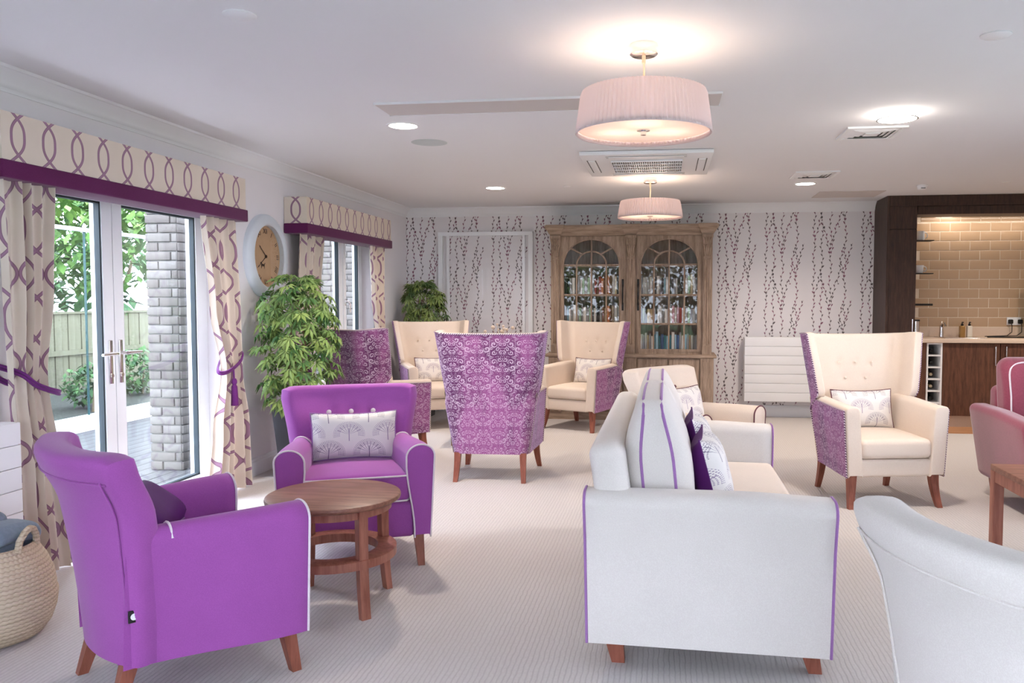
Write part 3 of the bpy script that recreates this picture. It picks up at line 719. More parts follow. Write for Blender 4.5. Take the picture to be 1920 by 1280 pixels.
def square_table(name, label, loc, w, d, h, shelf, rz=0):
    t = thing(name, label, 'table', loc, rz)
    MB().rbox((w, d, .03), (0, 0, h - .015), .004, (1, 1, 1), 2).build('table_top', M_tablewood, t)
    ap = MB(); s = .03
    for (a, b, c, e) in ((-w / 2 + s, w / 2 - s, -d / 2 + .005, -d / 2 + .025), (-w / 2 + s, w / 2 - s, d / 2 - .025, d / 2 - .005), (-w / 2 + .005, -w / 2 + .025, -d / 2 + s, d / 2 - s), (w / 2 - .025, w / 2 - .005, -d / 2 + s, d / 2 - s)): ap.box(a, b, c, e, h - .085, h - .03)
    ap.build('apron', M_tableleg, t, smooth=False)
    for sx in (-1, 1):
        for sy in (-1, 1): MB().rbox((.05, .05, h - .03), (sx * (w / 2 - .025), sy * (d / 2 - .025), (h - .03) / 2), .003, (1, 1, 1), 2).build('leg', M_tableleg, t)
    if shelf: MB().rbox((w - .06, d - .06, .022), (0, 0, .13), .003, (1, 1, 1), 2).build('shelf', M_tablewood, t)
    return t
square_table('side_table', 'small wooden side table with square legs at the right edge, before the pink armchair', (1.90, 4.10, 0), .54, .50, .52, False)
square_table('coffee_table', 'dark wooden coffee table with lower shelf among the wing chairs', (-1.68, 7.62, 0), .62, .62, .46, True, R(4))
vz = thing('vase', 'small posy of dried cream flowers on the coffee table, showing above the wing chair', 'flowers', (-1.56, 7.55, .46))
MB().lathe([(0, 0), (.04, 0), (.055, .06), (.05, .13), (.03, .19), (.035, .22), (.028, .22), (.02, .18)], n=20).build('vase_body', M_white, vz)
fm = simple('dried_flower', rgb(214, 196, 180), .8, var=.2); st = MB(); hd = MB()
for k in range(16):
    a = random.uniform(0, 2 * pi); rr = random.uniform(.03, .17); zt = random.uniform(.50, .66); tip = (rr * cos(a), rr * sin(a), zt)
    st.tube([(0, 0, .18), (rr * .4 * cos(a), rr * .4 * sin(a), .18 + (zt - .18) * .6), tip], .0022, 4); q = random.uniform(.010, .026)
    hd.lathe([(0, -q), (q * .8, -q * .5), (q, 0), (q * .7, q * .6), (0, q * .8)], tip, 7)
st.build('stems', fm, vz); hd.build('flower_heads', fm, vz)

# ------------------------------------------------------------------ pelmets and curtains
def pelmet(label, y0, y1):
    t = thing('pelmet', label, 'pelmet', (0, 0, 0), 0, 'pelmets over the garden openings'); X0, X1, zt, zm, zb = XL + .004, -2.93, 2.19, 1.975, 1.893
    m = MB(); u0 = .095; th = .012
    vv = lambda z: (z - (zt + zm) / 2 - .004) * 1.2
    for k, (a, b, ua, ub) in enumerate([((X0, y0), (X1, y0), u0 - (X1 - X0), u0), ((X1, y0), (X1, y1), u0, u0 + y1 - y0), ((X1, y1), (X0, y1), u0 + y1 - y0, u0 + y1 - y0 + X1 - X0)]):
        m.quad((a[0], a[1], zm), (b[0], b[1], zm), (b[0], b[1], zt), (a[0], a[1], zt), [(ua, vv(zm)), (ub, vv(zm)), (ub, vv(zt)), (ua, vv(zt))])
    m.build('fabric_front', M_ogee, t, smooth=False)
    c = MB(); c.box(X0, X1 - .002, y0 + .002, y1 - .002, zt - .012, zt); c.box(X1 - .014, X1 - .002, y0 + .002, y1 - .002, zb + .01, zt - .012); c.box(X0, X1 - .014, y0 + .002, y0 + .014, zb + .01, zt - .012); c.box(X0, X1 - .014, y1 - .014, y1 - .002, zb + .01, zt - .012)
    c.build('pelmet_board', M_cream, t, smooth=False)
    MB().rbox((X1 - X0 + .012, y1 - y0 + .024, zm - zb), ((X0 + X1) / 2 + .006, (y0 + y1) / 2, (zm + zb) / 2), .008, (1, 2, 1), 2).build('plum_band', M_plum, t)
    return t
pelmet('long pelmet with looped ogee print and plum band over the french doors', 3.30, 5.42)
pelmet('shorter pelmet with looped ogee print and plum band over the far window', 6.40, 8.46)
def curtain(label, rows, fw, nf, tie, seed, tassel=True):
    rnd = random.Random(seed); t = thing('curtain', label, 'curtain', (0, 0, 0), 0, 'ogee print curtains')
    NU, NV = 150, 46; rows = sorted(rows); ph = [rnd.uniform(0, 6.28) for _ in range(6)]
    def interp(z):
        for a, b in zip(rows, rows[1:]):
            if a[0] <= z <= b[0]:
                k = smooth((z - a[0]) / (b[0] - a[0])); return [lerp(a[i], b[i], k) for i in (1, 2, 3, 4)]
        return rows[-1][1:5]
    P, U = [], []
    for i in range(NU + 1):
        s = i / NU; r_, u_ = [], []
        for j in range(NV + 1):
            z = rows[0][0] + (rows[-1][0] - rows[0][0]) * j / NV; y0, y1, xc, am = interp(z)
            w = s + .018 * sin(2 * pi * s * 2 + ph[0]) + .012 * sin(2 * pi * s * 3 + z * 1.2 + ph[1])
            fold = sin(2 * pi * nf * w + .5 * sin(z * 1.4 + ph[2])) * (.8 + .35 * sin(2 * pi * s * 1.7 + ph[3])) + .25 * sin(2 * pi * nf * 2 * w + ph[4])
            y = lerp(y0, y1, s) + .006 * cos(2 * pi * nf * w)
            r_.append((max(XL + .012, xc + .8 * am * fold), y, z)); u_.append((s * fw, z))
        P.append(r_); U.append(u_)
    jm = int(NV * .72); acc = 0.0
    for i in range(NU + 1):
        if i: acc += (Vector(P[i][jm]) - Vector(P[i - 1][jm])).length * .92
        U[i] = [(acc + fw, q[1]) for q in U[i]]
    MB().grid(P, U).build('drape', M_ogee, t, ang=80)
    zt, yt, yh = tie; y0, y1, xc, am = interp(zt)
    L = [(XL + .015, yh, zt + .16), (xc + .02, (yh + yt) / 2 + (yh - yt) * .25, zt + .10), (xc + am + .012, (yh + yt) / 2, zt + .04), (xc + am + .016, yt, zt - .01), (xc, yt + (.03 if yt < yh else -.03) * -1, zt - .005), (XL + .03, (yt + yh) / 2, zt + .05), (XL + .012, yh, zt + .15)]
    def cat(Q, n=6):
        o = []
        for i in range(len(Q) - 1):
            p0, p1, p2, p3 = [Vector(Q[max(0, min(len(Q) - 1, i + d))]) for d in (-1, 0, 1, 2)]
            for k in range(n):
                a = k / n; o.append(.5 * ((2 * p1) + (p2 - p0) * a + (2 * p0 - 5 * p1 + 4 * p2 - p3) * a * a + (3 * p1 - p0 - 3 * p2 + p3) * a ** 3))
        return o + [Vector(Q[-1])]
    C = cat(L); tb = MB().tube(C, .008, 7).tube([p + Vector((.004, .0, .014)) for p in C], .007, 7).build('tieback', M_cord, t)
    tx, ty, tz = xc + am + .018, lerp(yt, yh, .25), zt
    if tassel: MB().tube([(tx, ty, tz + .02), (tx + .004, ty, tz - .06)], .006, 7).lathe([(0, 0), (.012, -.004), (.019, -.02), (.019, -.034), (.013, -.046), (.02, -.06), (.027, -.19), (.0, -.195)], (tx + .004, ty, tz - .05), 14).build('tassel', M_cord, t)
    return t
curtain('left curtain of the french doors, looped print, beside the white radiator', [(.015, 3.39, 3.72, -2.99, .045), (.5, 3.38, 3.67, -2.99, .045), (.98, 3.36, 3.60, -2.99, .035), (1.4, 3.35, 3.66, -2.99, .04), (1.95, 3.335, 3.70, -2.99, .035)], .72, 5, (.90, 3.60, 3.34), 3, False)
curtain('right curtain of the french doors, looped print, beside the tall potted plant', [(.015, 5.02, 5.57, -3.0, .05), (.45, 5.09, 5.54, -3.0, .045), (.86, 5.19, 5.45, -3.0, .03), (1.3, 5.06, 5.45, -3.0, .036), (1.95, 4.96, 5.40, -3.0, .035)], .80, 5, (.86, 5.17, 5.50), 5)
curtain('left curtain of the far window, looped print, behind the tall plant', [(.015, 6.38, 6.90, -3.06, .04), (.86, 6.40, 6.66, -3.06, .025), (1.4, 6.43, 6.84, -3.04, .032), (1.95, 6.43, 6.90, -3.02, .032)], .78, 5, (.86, 6.66, 6.36), 8)
curtain('right curtain of the far window, looped print, near the room corner', [(.015, 7.95, 8.56, -3.0, .05), (.86, 8.22, 8.46, -3.0, .03), (1.4, 8.06, 8.44, -3.0, .036), (1.95, 7.98, 8.43, -3.0, .035)], .78, 5, (.86, 8.22, 8.52), 12)

# ------------------------------------------------------------------ clock
ck = thing('wall_clock', 'round wall clock with wide pale frame and tan roman dial above the plant', 'clock', (XL, 6.06, 1.685))
MX = Matrix(((0, 0, 1), (1, 0, 0), (0, 1, 0)))      # local x -> world y, local y -> world z, local z -> world x
M_rim = simple('clock_rim', rgb(214, 222, 230), .45, var=.03, sc=6); M_face = simple('clock_face', rgb(206, 168, 132), .7, var=.12, sc=9); M_ink = simple('clock_ink', rgb(62, 46, 40), .8)
MB().lathe([(.240, .010), (.242, .046), (.252, .056), (.262, .058), (.300, .050), (.320, .038), (.328, .026), (.328, .0)], n=56, M=MX).build('clock_frame', M_rim, ck)
MB().lathe([(0, .010), (.238, .010)], n=48, M=MX).build('dial', M_face, ck)
for h, num in enumerate(['XII', 'I', 'II', 'III', 'IIII', 'V', 'VI', 'VII', 'VIII', 'IX', 'X', 'XI']):
    a = -h * pi / 6; T4 = MX.to_4x4() @ Matrix.Translation((.195 * -sin(a), .195 * cos(a), .012)) @ Matrix.Rotation(a, 4, 'Z')
    text_obj(num, .055, M_ink, ck, T4, 'numeral', .0006)
def hand(ang, L, w):
    m = MB().add([(0, -.02, .016), (w, 0, .016), (w * .5, L * .75, .016), (w * 1.1, L * .82, .016), (0, L, .016), (-w * 1.1, L * .82, .016), (-w * .5, L * .75, .016), (-w, 0, .016)], [(0, 1, 2, 6, 7), (2, 3, 4, 5, 6)])
    m.xf(MX.to_4x4() @ Matrix.Rotation(ang, 4, 'Z')); m.build('hand', M_ink, ck, smooth=False)
hand(R(52), .14, .006); hand(R(124), .17, .005)
MB().lathe([(0, .02), (.012, .02), (.012, .012), (0, .012)], n=14, M=MX).build('hub', M_ink, ck)
dog = [(-.035, -.07), (-.03, -.095), (-.024, -.095), (-.02, -.078), (.012, -.078), (.016, -.097), (.022, -.097), (.022, -.066), (.034, -.052), (.022, -.052), (.014, -.062), (-.02, -.058), (-.026, -.040), (-.032, -.046), (-.046, -.048), (-.044, -.058), (-.034, -.060)]
MB().add([tuple(MX @ Vector((x - .04, y, .0115))) for x, y in dog], [tuple(range(len(dog)))]).build('dial_motif', M_ink, ck, smooth=False)
MB().lathe([(0, .05), (.2365, .05)], n=48, M=MX).build('cover_glass', M_glass, ck)

# ------------------------------------------------------------------ plants
def leaf_mesh(name, mat):
    m = MB()
    for k in range(7):
        a = R(-118 + 236 * k / 6); L = (.105 - .035 * abs(k - 3) / 3); d = Vector((sin(a), cos(a), 0)); n = Vector((cos(a), -sin(a), 0))
        pts = [d * .008, d * L * .5 + n * L * .15 + Vector((0, 0, -.006)), d * L + Vector((0, 0, -.035)), d * L * .5 - n * L * .15 + Vector((0, 0, -.006)), d * L * .52 + Vector((0, 0, .004))]
        m.add(pts, [(0, 1, 4), (1, 2, 4), (4, 2, 3), (0, 4, 3)])
    m.tube([(0, -.09, -.02), (0, 0, 0)], .0016, 3); return m.mesh(name, mat)
def leafmat(name, a, b):
    n = NT(name); oi = n.new('ShaderNodeObjectInfo'); c = n.mix(oi.outputs['Random'], a, b); x, y, z = n.xyz(n.coord())
    vein = n.lt(n.m('PINGPONG', n.m('ARCTAN2', x, y), R(236 / 12)), .03)
    n.base(n.mix(n.mul(vein, .4), c, rgb(150, 172, 96)), .45, 0, .4); n.b.inputs['Transmission Weight'].default_value = 0.0; return n.mat
M_bark = simple('bark', rgb(112, 92, 70), .9, var=.25, sc=30)
M_planter = simple('planter_slate', rgb(74, 76, 84), .55, var=.08, sc=5); M_soil = simple('soil', rgb(52, 42, 36), .95, var=.3, sc=40)
LEAF = leaf_mesh('palmate_leaf', leafmat('umbrella_leaf', rgb(56, 104, 54), rgb(152, 178, 100)))
LEAF2 = leaf_mesh('palmate_leaf_dark', leafmat('umbrella_leaf_dark', rgb(48, 82, 44), rgb(124, 142, 76)))
def plant(label, loc, pw, ph, z0, z1, rx, ry, n, me, seed, sc=1.0):
    rd = random.Random(seed); t = thing('potted_plant', label, 'plant', loc)
    P = []
    for (z, w) in ((0, pw * .68), (ph, pw), (ph, pw - .03), (ph - .05, pw - .03)):
        w /= 2; P.append([(-w, -w, z), (w, -w, z), (w, w, z), (-w, w, z), (-w, -w, z)])
    m = MB().grid(P); m.f.append((0, 1, 2, 3)); m.build('planter', M_planter, t, smooth=False)
    B(-pw / 2 + .02, pw / 2 - .02, -pw / 2 + .02, pw / 2 - .02, ph - .06, ph - .045).build('soil', M_soil, t, smooth=False)
    H = z1 - z0
    for k in range(4):
        a = k * pi / 2 + .4; mbs = []; 
        for q in range(8): mbs.append((.05 * cos(a) + .12 * rx * cos(a + q * .3) * q / 4, .05 * sin(a) + .1 * ry * sin(a + q * .5) * q / 4, ph - .06 + (z1 - .12 - ph) * q / 7))
        MB().tube(mbs, [.012 - .008 * q / 7 for q in range(8)], 6).build('stem', M_bark, t)
    for k in range(n):
        z = z0 + H * (rd.random() ** .8); f = (z - z0) / H; prof = .55 + .55 * sin(pi * clamp(.12 + f * .80)) ; prof *= 1 if f < .85 else (1 - (f - .85) * 3)
        a = rd.uniform(0, 2 * pi); rr = sqrt(rd.uniform(.25, 1)); x, y = rx * prof * rr * cos(a), ry * prof * rr * sin(a)
        if loc[0] + x < XL + .13: x = XL + .13 - loc[0]
        yaw = math.atan2(-x, y) + rd.uniform(-.6, .6)
        e = rd.uniform(R(-62), R(-18)) if f < .9 else rd.uniform(R(-30), R(20))
        inst(me, 'leaf', t, (x, y, z), (e, rd.uniform(-.3, .3), yaw), (s_ := sc * rd.uniform(.8, 1.25), s_, s_))
    return t
plant('tall umbrella plant in a dark tapered planter beside the french door curtain', (-2.77, 5.86, 0), .30, .57, .52, 1.53, .29, .28, 290, LEAF, 21, .92)
plant('smaller umbrella plant standing in the far left corner of the room', (-2.79, 9.14, 0), .30, .55, .9, 1.56, .26, .24, 170, LEAF2, 22, .92)

# ------------------------------------------------------------------ radiators, basket
def radiator(label, c, L, H, D, axis, n, z0):
    t = thing('radiator_cover', label, 'radiator', c, 0 if axis == 'x' else R(90), 'white low surface radiators')
    c_ = MB().rbox((L, D, H), (0, D / 2 + .012, z0 + H / 2), .012, (2, 1, 1), 2); c_.build('casing', M_white, t)
    h = H / n
    for k in range(n): MB().rbox((L - .012, .016, h - .003), (0, .004, z0 + h * (k + .5)), .003, (1, 1, 1), 2).build('panel', M_white, t)
    bk = MB(); bk.box(-L / 2 + .1, -L / 2 + .16, D - .02, D + .045, z0 + .1, z0 + H - .1); bk.box(L / 2 - .16, L / 2 - .1, D - .02, D + .045, z0 + .1, z0 + H - .1); bk.build('bracket', M_white, t, smooth=False)
    return t
radiator('wide white ribbed radiator cover on the wallpapered back wall', (1.42, 9.41, 0), 1.10, .73, .12, 'x', 7, .195)
radiator('white ribbed radiator cover at the left edge, beside the curtain', (-2.935, 2.71, 0), 1.30, .62, .14, 'y', 6, .17)
bk = thing('belly_basket', 'woven seagrass belly basket on the carpet at the left edge', 'basket', (-2.69, 2.87, 0))
def weave():
    n = NT('seagrass_weave'); co = n.coord(); x, y, z = n.xyz(co); th = n.m('ARCTAN2', y, x)
    row = n.m('FLOOR', n.mul(z, 62.0)); rib = n.m('SINE', n.mul(z, 62 * pi)); tw = n.m('SINE', n.add(n.mul(th, 70.0), n.add(n.mul(n.mod(row, 2.0), pi), n.mul(z, 120.0))))
    h = n.add(n.m('ABSOLUTE', rib), n.mul(tw, .35)); f = n.noise(n.scale(co, (6, 6, 40)), 2, 3)
    c = n.mix(f, rgb(206, 186, 156), rgb(226, 212, 188)); c = n.mix(n.mul(n.sub(1.0, n.step(h, .1, .6)), .4), c, rgb(160, 136, 108))
    n.base(c, .9, 0, .1); n.bump(h, .6, .006); return n.mat
M_weave = weave()
MB().lathe([(0, 0), (.17, 0), (.20, .012), (.228, .05), (.245, .10), (.252, .15), (.252, .165), (.246, .18), (.246, .20), (.238, .25), (.215, .31), (.185, .36), (.178, .375), (.168, .372), (.185, .33), (.21, .28), (.225, .2), (.2, .05), (0, .03)], n=48).build('basket_body', M_weave, bk)
for a in (R(10), R(190)):
    L = [(.182 * cos(a + d), .182 * sin(a + d), z) for d, z in ((-.35, .36), (-.3, .40), (-.15, .43), (0, .44), (.15, .43), (.3, .40), (.35, .36))]
    MB().tube(L, .013, 8).build('handle', M_weave, bk)
bl = thing('blanket', 'folded blue-grey knitted blanket tucked into the basket', 'blanket', (-2.69, 2.87, .30))
M_blank = fabric('blue_grey_knit', rgb(124, 138, 152), .2, 200); 
for k, (dx, dy, dz, s1) in enumerate(((-.02, 0, .05, .30), (.03, .02, .10, .26), (-.05, -.02, .16, .22))):
    def fk(x, y, z, k=k): return (x, y, z + .02 * sin(9 * x + k) + .015 * sin(11 * y + 2 * k) - .25 * (x * x + y * y))
    MB().rbox((s1, s1 * .9, .075), (dx, dy, dz), .036, (6, 6, 1), 4, fk).build('fold', M_blank, bl)

# ------------------------------------------------------------------ ceiling fixtures
def pendant(label, x, y, zb, zt, power):
    t = thing('pendant_light', label, 'pendant light', (x, y, 0), 0, 'pleated drum pendants')
    MB().lathe([(0, 2.392), (.052, 2.392), (.06, 2.398), (.06, 2.44), (0, 2.44)], n=32).build('ceiling_rose', M_chrome, t)
    MB().tube([(0, 0, 2.392), (0, 0, 2.36)], .008, 8).tube([(0, 0, 2.37), (.002, 0, 2.33), (-.002, 0, zt - .03), (0, 0, zb + .06)], .0045, 8).build('flex', simple('flex_' + label[:4], rgb(222, 196, 170), .4), t)
    n = 180; P = [[], [], [], []]
    for k in range(n + 1):
        a = 2 * pi * k / n; w = .0034 * (1 if k % 2 else -1)
        for i, (r, z) in enumerate(((.262 + w, zt), (.270 + w, zt - .02), (.288 + w, zb + .02), (.290 + w, zb))): P[i].append((r * cos(a), r * sin(a), z))
    MB().grid(P).build('shade', M_shade, t, ang=25)
    MB().lathe([(.283, zb), (.290, zb - .003), (.291, zb + .006), (.283, zb + .006)], n=64, closed=True).build('shade_ring', M_shade, t)
    MB().lathe([(0, zb + .018), (.2835, zb + .018)], n=64).build('diffuser', M_diff, t)
    MB().lathe([(0, zb - .006), (.012, -.006 + zb), (.012, zb + .008), (.028, zb + .012), (.028, zb + .017), (0, zb + .017)], n=20).build('finial', M_chrome, t)
    fb_ = MB().tube([(0, 0, zb + .016), (0, 0, zb + .10)], .006, 6)
    for k in range(3):
        a = k * 2 * pi / 3 + .6; fb_.tube([(0, 0, zb + .075), (.09 * cos(a), .09 * sin(a), zb + .075)], .006, 6)
    fb_.build('lamp_holder', M_chrome, t)
    for k in range(3):
        a = k * 2 * pi / 3 + .6
        MB().lathe([(0, -.02), (.014, -.014), (.019, 0), (.014, .014), (0, .02)], (.12 * cos(a), .12 * sin(a), zb + .075), 12).build('bulb', M_bulb, t)
        l = bpy.data.lights.new('pendant_bulb', 'POINT'); l.energy = power; l.color = (1, .80, .62); l.shadow_soft_size = .03
        o = bpy.data.objects.new('pendant_bulb', l); COL.objects.link(o); o.parent = t; o.location = (.125 * cos(a), .125 * sin(a), zb + .115)
    return t
M_bulb = emit('warm_bulb', (1, .85, .66, 1), 25 * LAMP)
pendant('large pleated drum pendant light, the nearer of the two', -.105, 3.575, 2.062, 2.238, 1.25 * LAMP)
pendant('pleated drum pendant light farther away, in front of the bookcase', -.155, 7.46, 2.085, 2.235, 1.4 * LAMP)
def downlight(label, x, y, r=.088, st=None):
    t = thing('downlight', label, 'downlight', (x, y, ZC), 0, 'recessed ceiling downlights')
    MB().lathe([(r, -.001), (r, -.006), (r + .012, -.006), (r + .016, -.001)], n=36).build('bezel', M_white, t)
    MB().lathe([(0, -.003), (r, -.003)], n=36).build('lens', M_led, t)
    l = bpy.data.lights.new('downlight_lamp', 'SPOT'); l.energy = 148 * LAMP; l.color = (1, .86, .72); l.spot_size = R(150); l.spot_blend = 1; l.shadow_soft_size = .08
    o = bpy.data.objects.new('downlight_lamp', l); COL.objects.link(o); o.parent = t; o.location = (0, 0, -.03)
downlight('round recessed downlight nearest the french doors', -1.648, 5.01); downlight('round recessed downlight above the far wing chairs', -1.67, 7.9); downlight('round recessed downlight near the small ceiling vent on the right', 1.287, 8.0)
downlight('round recessed downlight over the kitchen floor, out of sight to the right', 3.95, 8.0)
sl = thing('ceiling_lamp', 'bright round surface-mounted ceiling lamp near the square vent', 'ceiling lamp', (1.335, 5.08, ZC))
MB().lathe([(0, -.034), (.105, -.034), (.118, -.028), (.122, -.012), (.122, 0)], n=40).build('diffuser', M_led, sl); MB().lathe([(.108, -.036), (.116, -.036), (.116, -.032), (.108, -.032)], n=40, closed=True).build('chrome_ring', M_chrome, sl)
l = bpy.data.lights.new('surface_lamp', 'POINT'); l.energy = 1.8 * LAMP; l.color = (1, .88, .74); l.shadow_soft_size = .1
l2 = bpy.data.lights.new('surface_lamp_beam', 'SPOT'); l2.energy = 130 * LAMP; l2.color = (1, .86, .72); l2.spot_size = R(155); l2.spot_blend = 1; l2.shadow_soft_size = .1
o = bpy.data.objects.new('surface_lamp_beam', l2); COL.objects.link(o); o.parent = sl; o.location = (0, 0, -.05)
o = bpy.data.objects.new('surface_lamp', l); COL.objects.link(o); o.parent = sl; o.location = (0, 0, -.16)
def disc(name, label, cat, x, y, r, h, mat):
    t = thing(name, label, cat, (x, y, ZC)); MB().lathe([(0, -h), (r * .86, -h), (r, -h * .4), (r, 0)], n=32).build('cover', mat, t)
disc('blanking_plate', 'flat white round ceiling plate at the top left', 'ceiling plate', -1.631, 3.0, .063, .008, M_white); disc('blanking_plate', 'flat white round ceiling plate at the top right', 'ceiling plate', 1.34, 3.64, .06, .008, M_white)
spk = simple('speaker_mesh', rgb(196, 204, 206), .7); disc('ceiling_speaker', 'large flat grey round ceiling speaker beside a downlight', 'speaker', -1.646, 5.575, .125, .004, spk)
disc('sprinkler_cap', 'tiny round cap on the ceiling left of the far pendant', 'sprinkler', -.963, 7.886, .036, .006, M_white); disc('sprinkler_cap', 'tiny round cap on the ceiling above the kitchen', 'sprinkler', 3.12, 8.14, .036, .006, M_white)
sd = thing('smoke_detector', 'small white smoke detector on the ceiling near the dark cupboard', 'smoke detector', (2.41, 8.26, ZC))
MB().lathe([(0, -.045), (.03, -.045), (.042, -.035), (.045, -.02), (.052, -.012), (.052, 0)], n=28).build('housing', M_white, sd); B(-.02, .02, -.047, -.044, -.036, -.03).build('slot', M_black, sd, smooth=False)
def vent(label, x0, x1, y0, y1):
    t = thing('ceiling_vent', label, 'vent', ((x0 + x1) / 2, (y0 + y1) / 2, ZC), 0, 'square ceiling vents'); w, d = (x1 - x0) / 2, (y1 - y0) / 2; f = MB(); s = .03
    f.box(-w, w, -d, -d + s, -.012, 0); f.box(-w, w, d - s, d, -.012, 0); f.box(-w, -w + s, -d + s, d - s, -.012, 0); f.box(w - s, w, -d + s, d - s, -.012, 0); f.build('frame', M_white, t, smooth=False)
    B(-w + s, w - s, -d + s, d - s, -.002, 0).build('backing', M_dark, t, smooth=False)
    for k in range(1, 5):
        a, b = (w - s) * (1 - k / 5), (d - s) * (1 - k / 5); a2, b2 = a + .042, b + .042; m = MB()
        P = [[(-a2, -b2, -.003), (a2, -b2, -.003), (a2, b2, -.003), (-a2, b2, -.003), (-a2, -b2, -.003)], [(-a, -b, -.016), (a, -b, -.016), (a, b, -.016), (-a, b, -.016), (-a, -b, -.016)]]
        m.grid(P).build('louvre', M_white, t, smooth=False)
    B(-.045, .045, -.045, .045, -.018, -.004).build('centre_plate', M_white, t, smooth=False)
vent('square white ceiling vent beneath the surface lamp', 1.13, 1.50, 5.43, 5.81); vent('square white ceiling vent farther off, beside a downlight', 1.085, 1.455, 7.24, 7.61)
ac = thing('air_conditioner', 'square white cassette air conditioner with dark grille between the pendants', 'air conditioner', (-.16, 6.575, ZC))
w = .49; MB().rbox((.98, 1.05, .030), (0, 0, -.017), .006, (1, 1, 1), 2).build('panel', M_white, ac)
for k in range(4):
    m = MB().rbox((.56, .05, .010), (0, -.42, -.034), .004, (1, 1, 1), 2); m.xf(Matrix.Rotation(k * pi / 2, 4, 'Z')); m.build('flap', M_white, ac)
    m = MB(); m.box(-.30, .30, -.455, -.449, -.0335, -.0325); m.box(-.30, .30, -.391, -.385, -.0335, -.0325); m.xf(Matrix.Rotation(k * pi / 2, 4, 'Z')); m.build('flap_slot', M_dark, ac, smooth=False)
B(-.27, .27, -.27, .27, -.034, -.032).build('grille_backing', M_black, ac, smooth=False)
g = MB()
for k in range(33): g.box(-.27 + k * .0169 - .0022, -.27 + k * .0169 + .0022, -.27, .27, -.044, -.034)
for k in range(5): g.box(-.27, .27, -.27 + k * .135 - .008, -.27 + k * .135 + .008, -.046, -.034)
g.build('grille', M_white, ac, smooth=False)
M_ceil2 = simple('ceiling_recess_grey', rgb(206, 200, 198), .9, var=.02, sc=1.5, spec=.2)  # greyer tone for the long panel, doubles as painted shade of the far recess
cp = thing('ceiling_panel', 'long shallow rectangular panel across the ceiling behind the near pendant', 'ceiling panel', (-.67, 4.56, ZC))
B(-.95, .95, -.135, .135, -.010, 0).build('panel_face', M_ceil2, cp, smooth=False); f = MB(); f.box(-.955, .955, .135, .142, -.013, 0); f.box(-.955, .955, -.142, -.135, -.012, 0); f.build('panel_edge', M_white, cp, smooth=False)
cp = thing('ceiling_panel', 'faint grey sheet painting the shade of a ceiling recess near the dark cupboard', 'ceiling panel', (1.85, 8.85, ZC)); B(-.32, .32, -.25, .25, -.006, 0).build('panel_face', M_ceil2, cp, smooth=False)  # the greyer sheet carries the shade of a faint recess, no access panel

# ------------------------------------------------------------------ bookcase
bc = thing('bookcase', 'weathered oak bookcase with two arched glazed doors against the back wall', 'bookcase', (0, 0, 0))
YF_, YBK = 9.17, 9.57; BX0, BX1 = -1.30, .495
body = MB(); ZL, ZT = .74, 2.075
for x in (BX0, -.43, BX1 - .03): body.box(x, x + .03, YF_ + .03, YBK, ZL, ZT)
body.box(BX0, BX1, YF_ + .0, YF_ + .05, ZL, .768); body.box(BX0, BX1, YBK - .015, YBK, ZL, ZT); body.box(BX0, BX1, YF_ + .03, YBK, ZT - .025, ZT); body.build('carcass', M_bookwood, bc, smooth=False)
SH = [(.785, .762), (1.085, 1.063), (1.405, 1.383), (1.735, 1.715)]
for k, (a, b) in enumerate(SH): B(BX0 + .03, BX1 - .03, YF_ + .05, YBK - .015, b, a).build('shelf', M_bookwoodx, bc, smooth=False)
cprof = [(0, 2.06), (.012, 2.06), (.018, 2.075), (.03, 2.085), (.05, 2.12), (.07, 2.14), (.075, 2.15), (.075, 2.175), (0, 2.175)]
def crown(x0, x1, d0, side=True):
    m = MB(); P = []
    for (d, z) in cprof: P.append([(x0 - d, YBK, z), (x0 - d, YF_ - d0 - d, z), (x1 + d, YF_ - d0 - d, z), (x1 + d, YBK, z)])
    m.grid(P); return m
cr = crown(BX0 + .01, BX1 - .01, .0); cr.box(BX0 - .05, BX1 + .05, YF_ - .06, YBK, 2.165, 2.178); cr.build('cornice', M_bookwoodx, bc, ang=30)
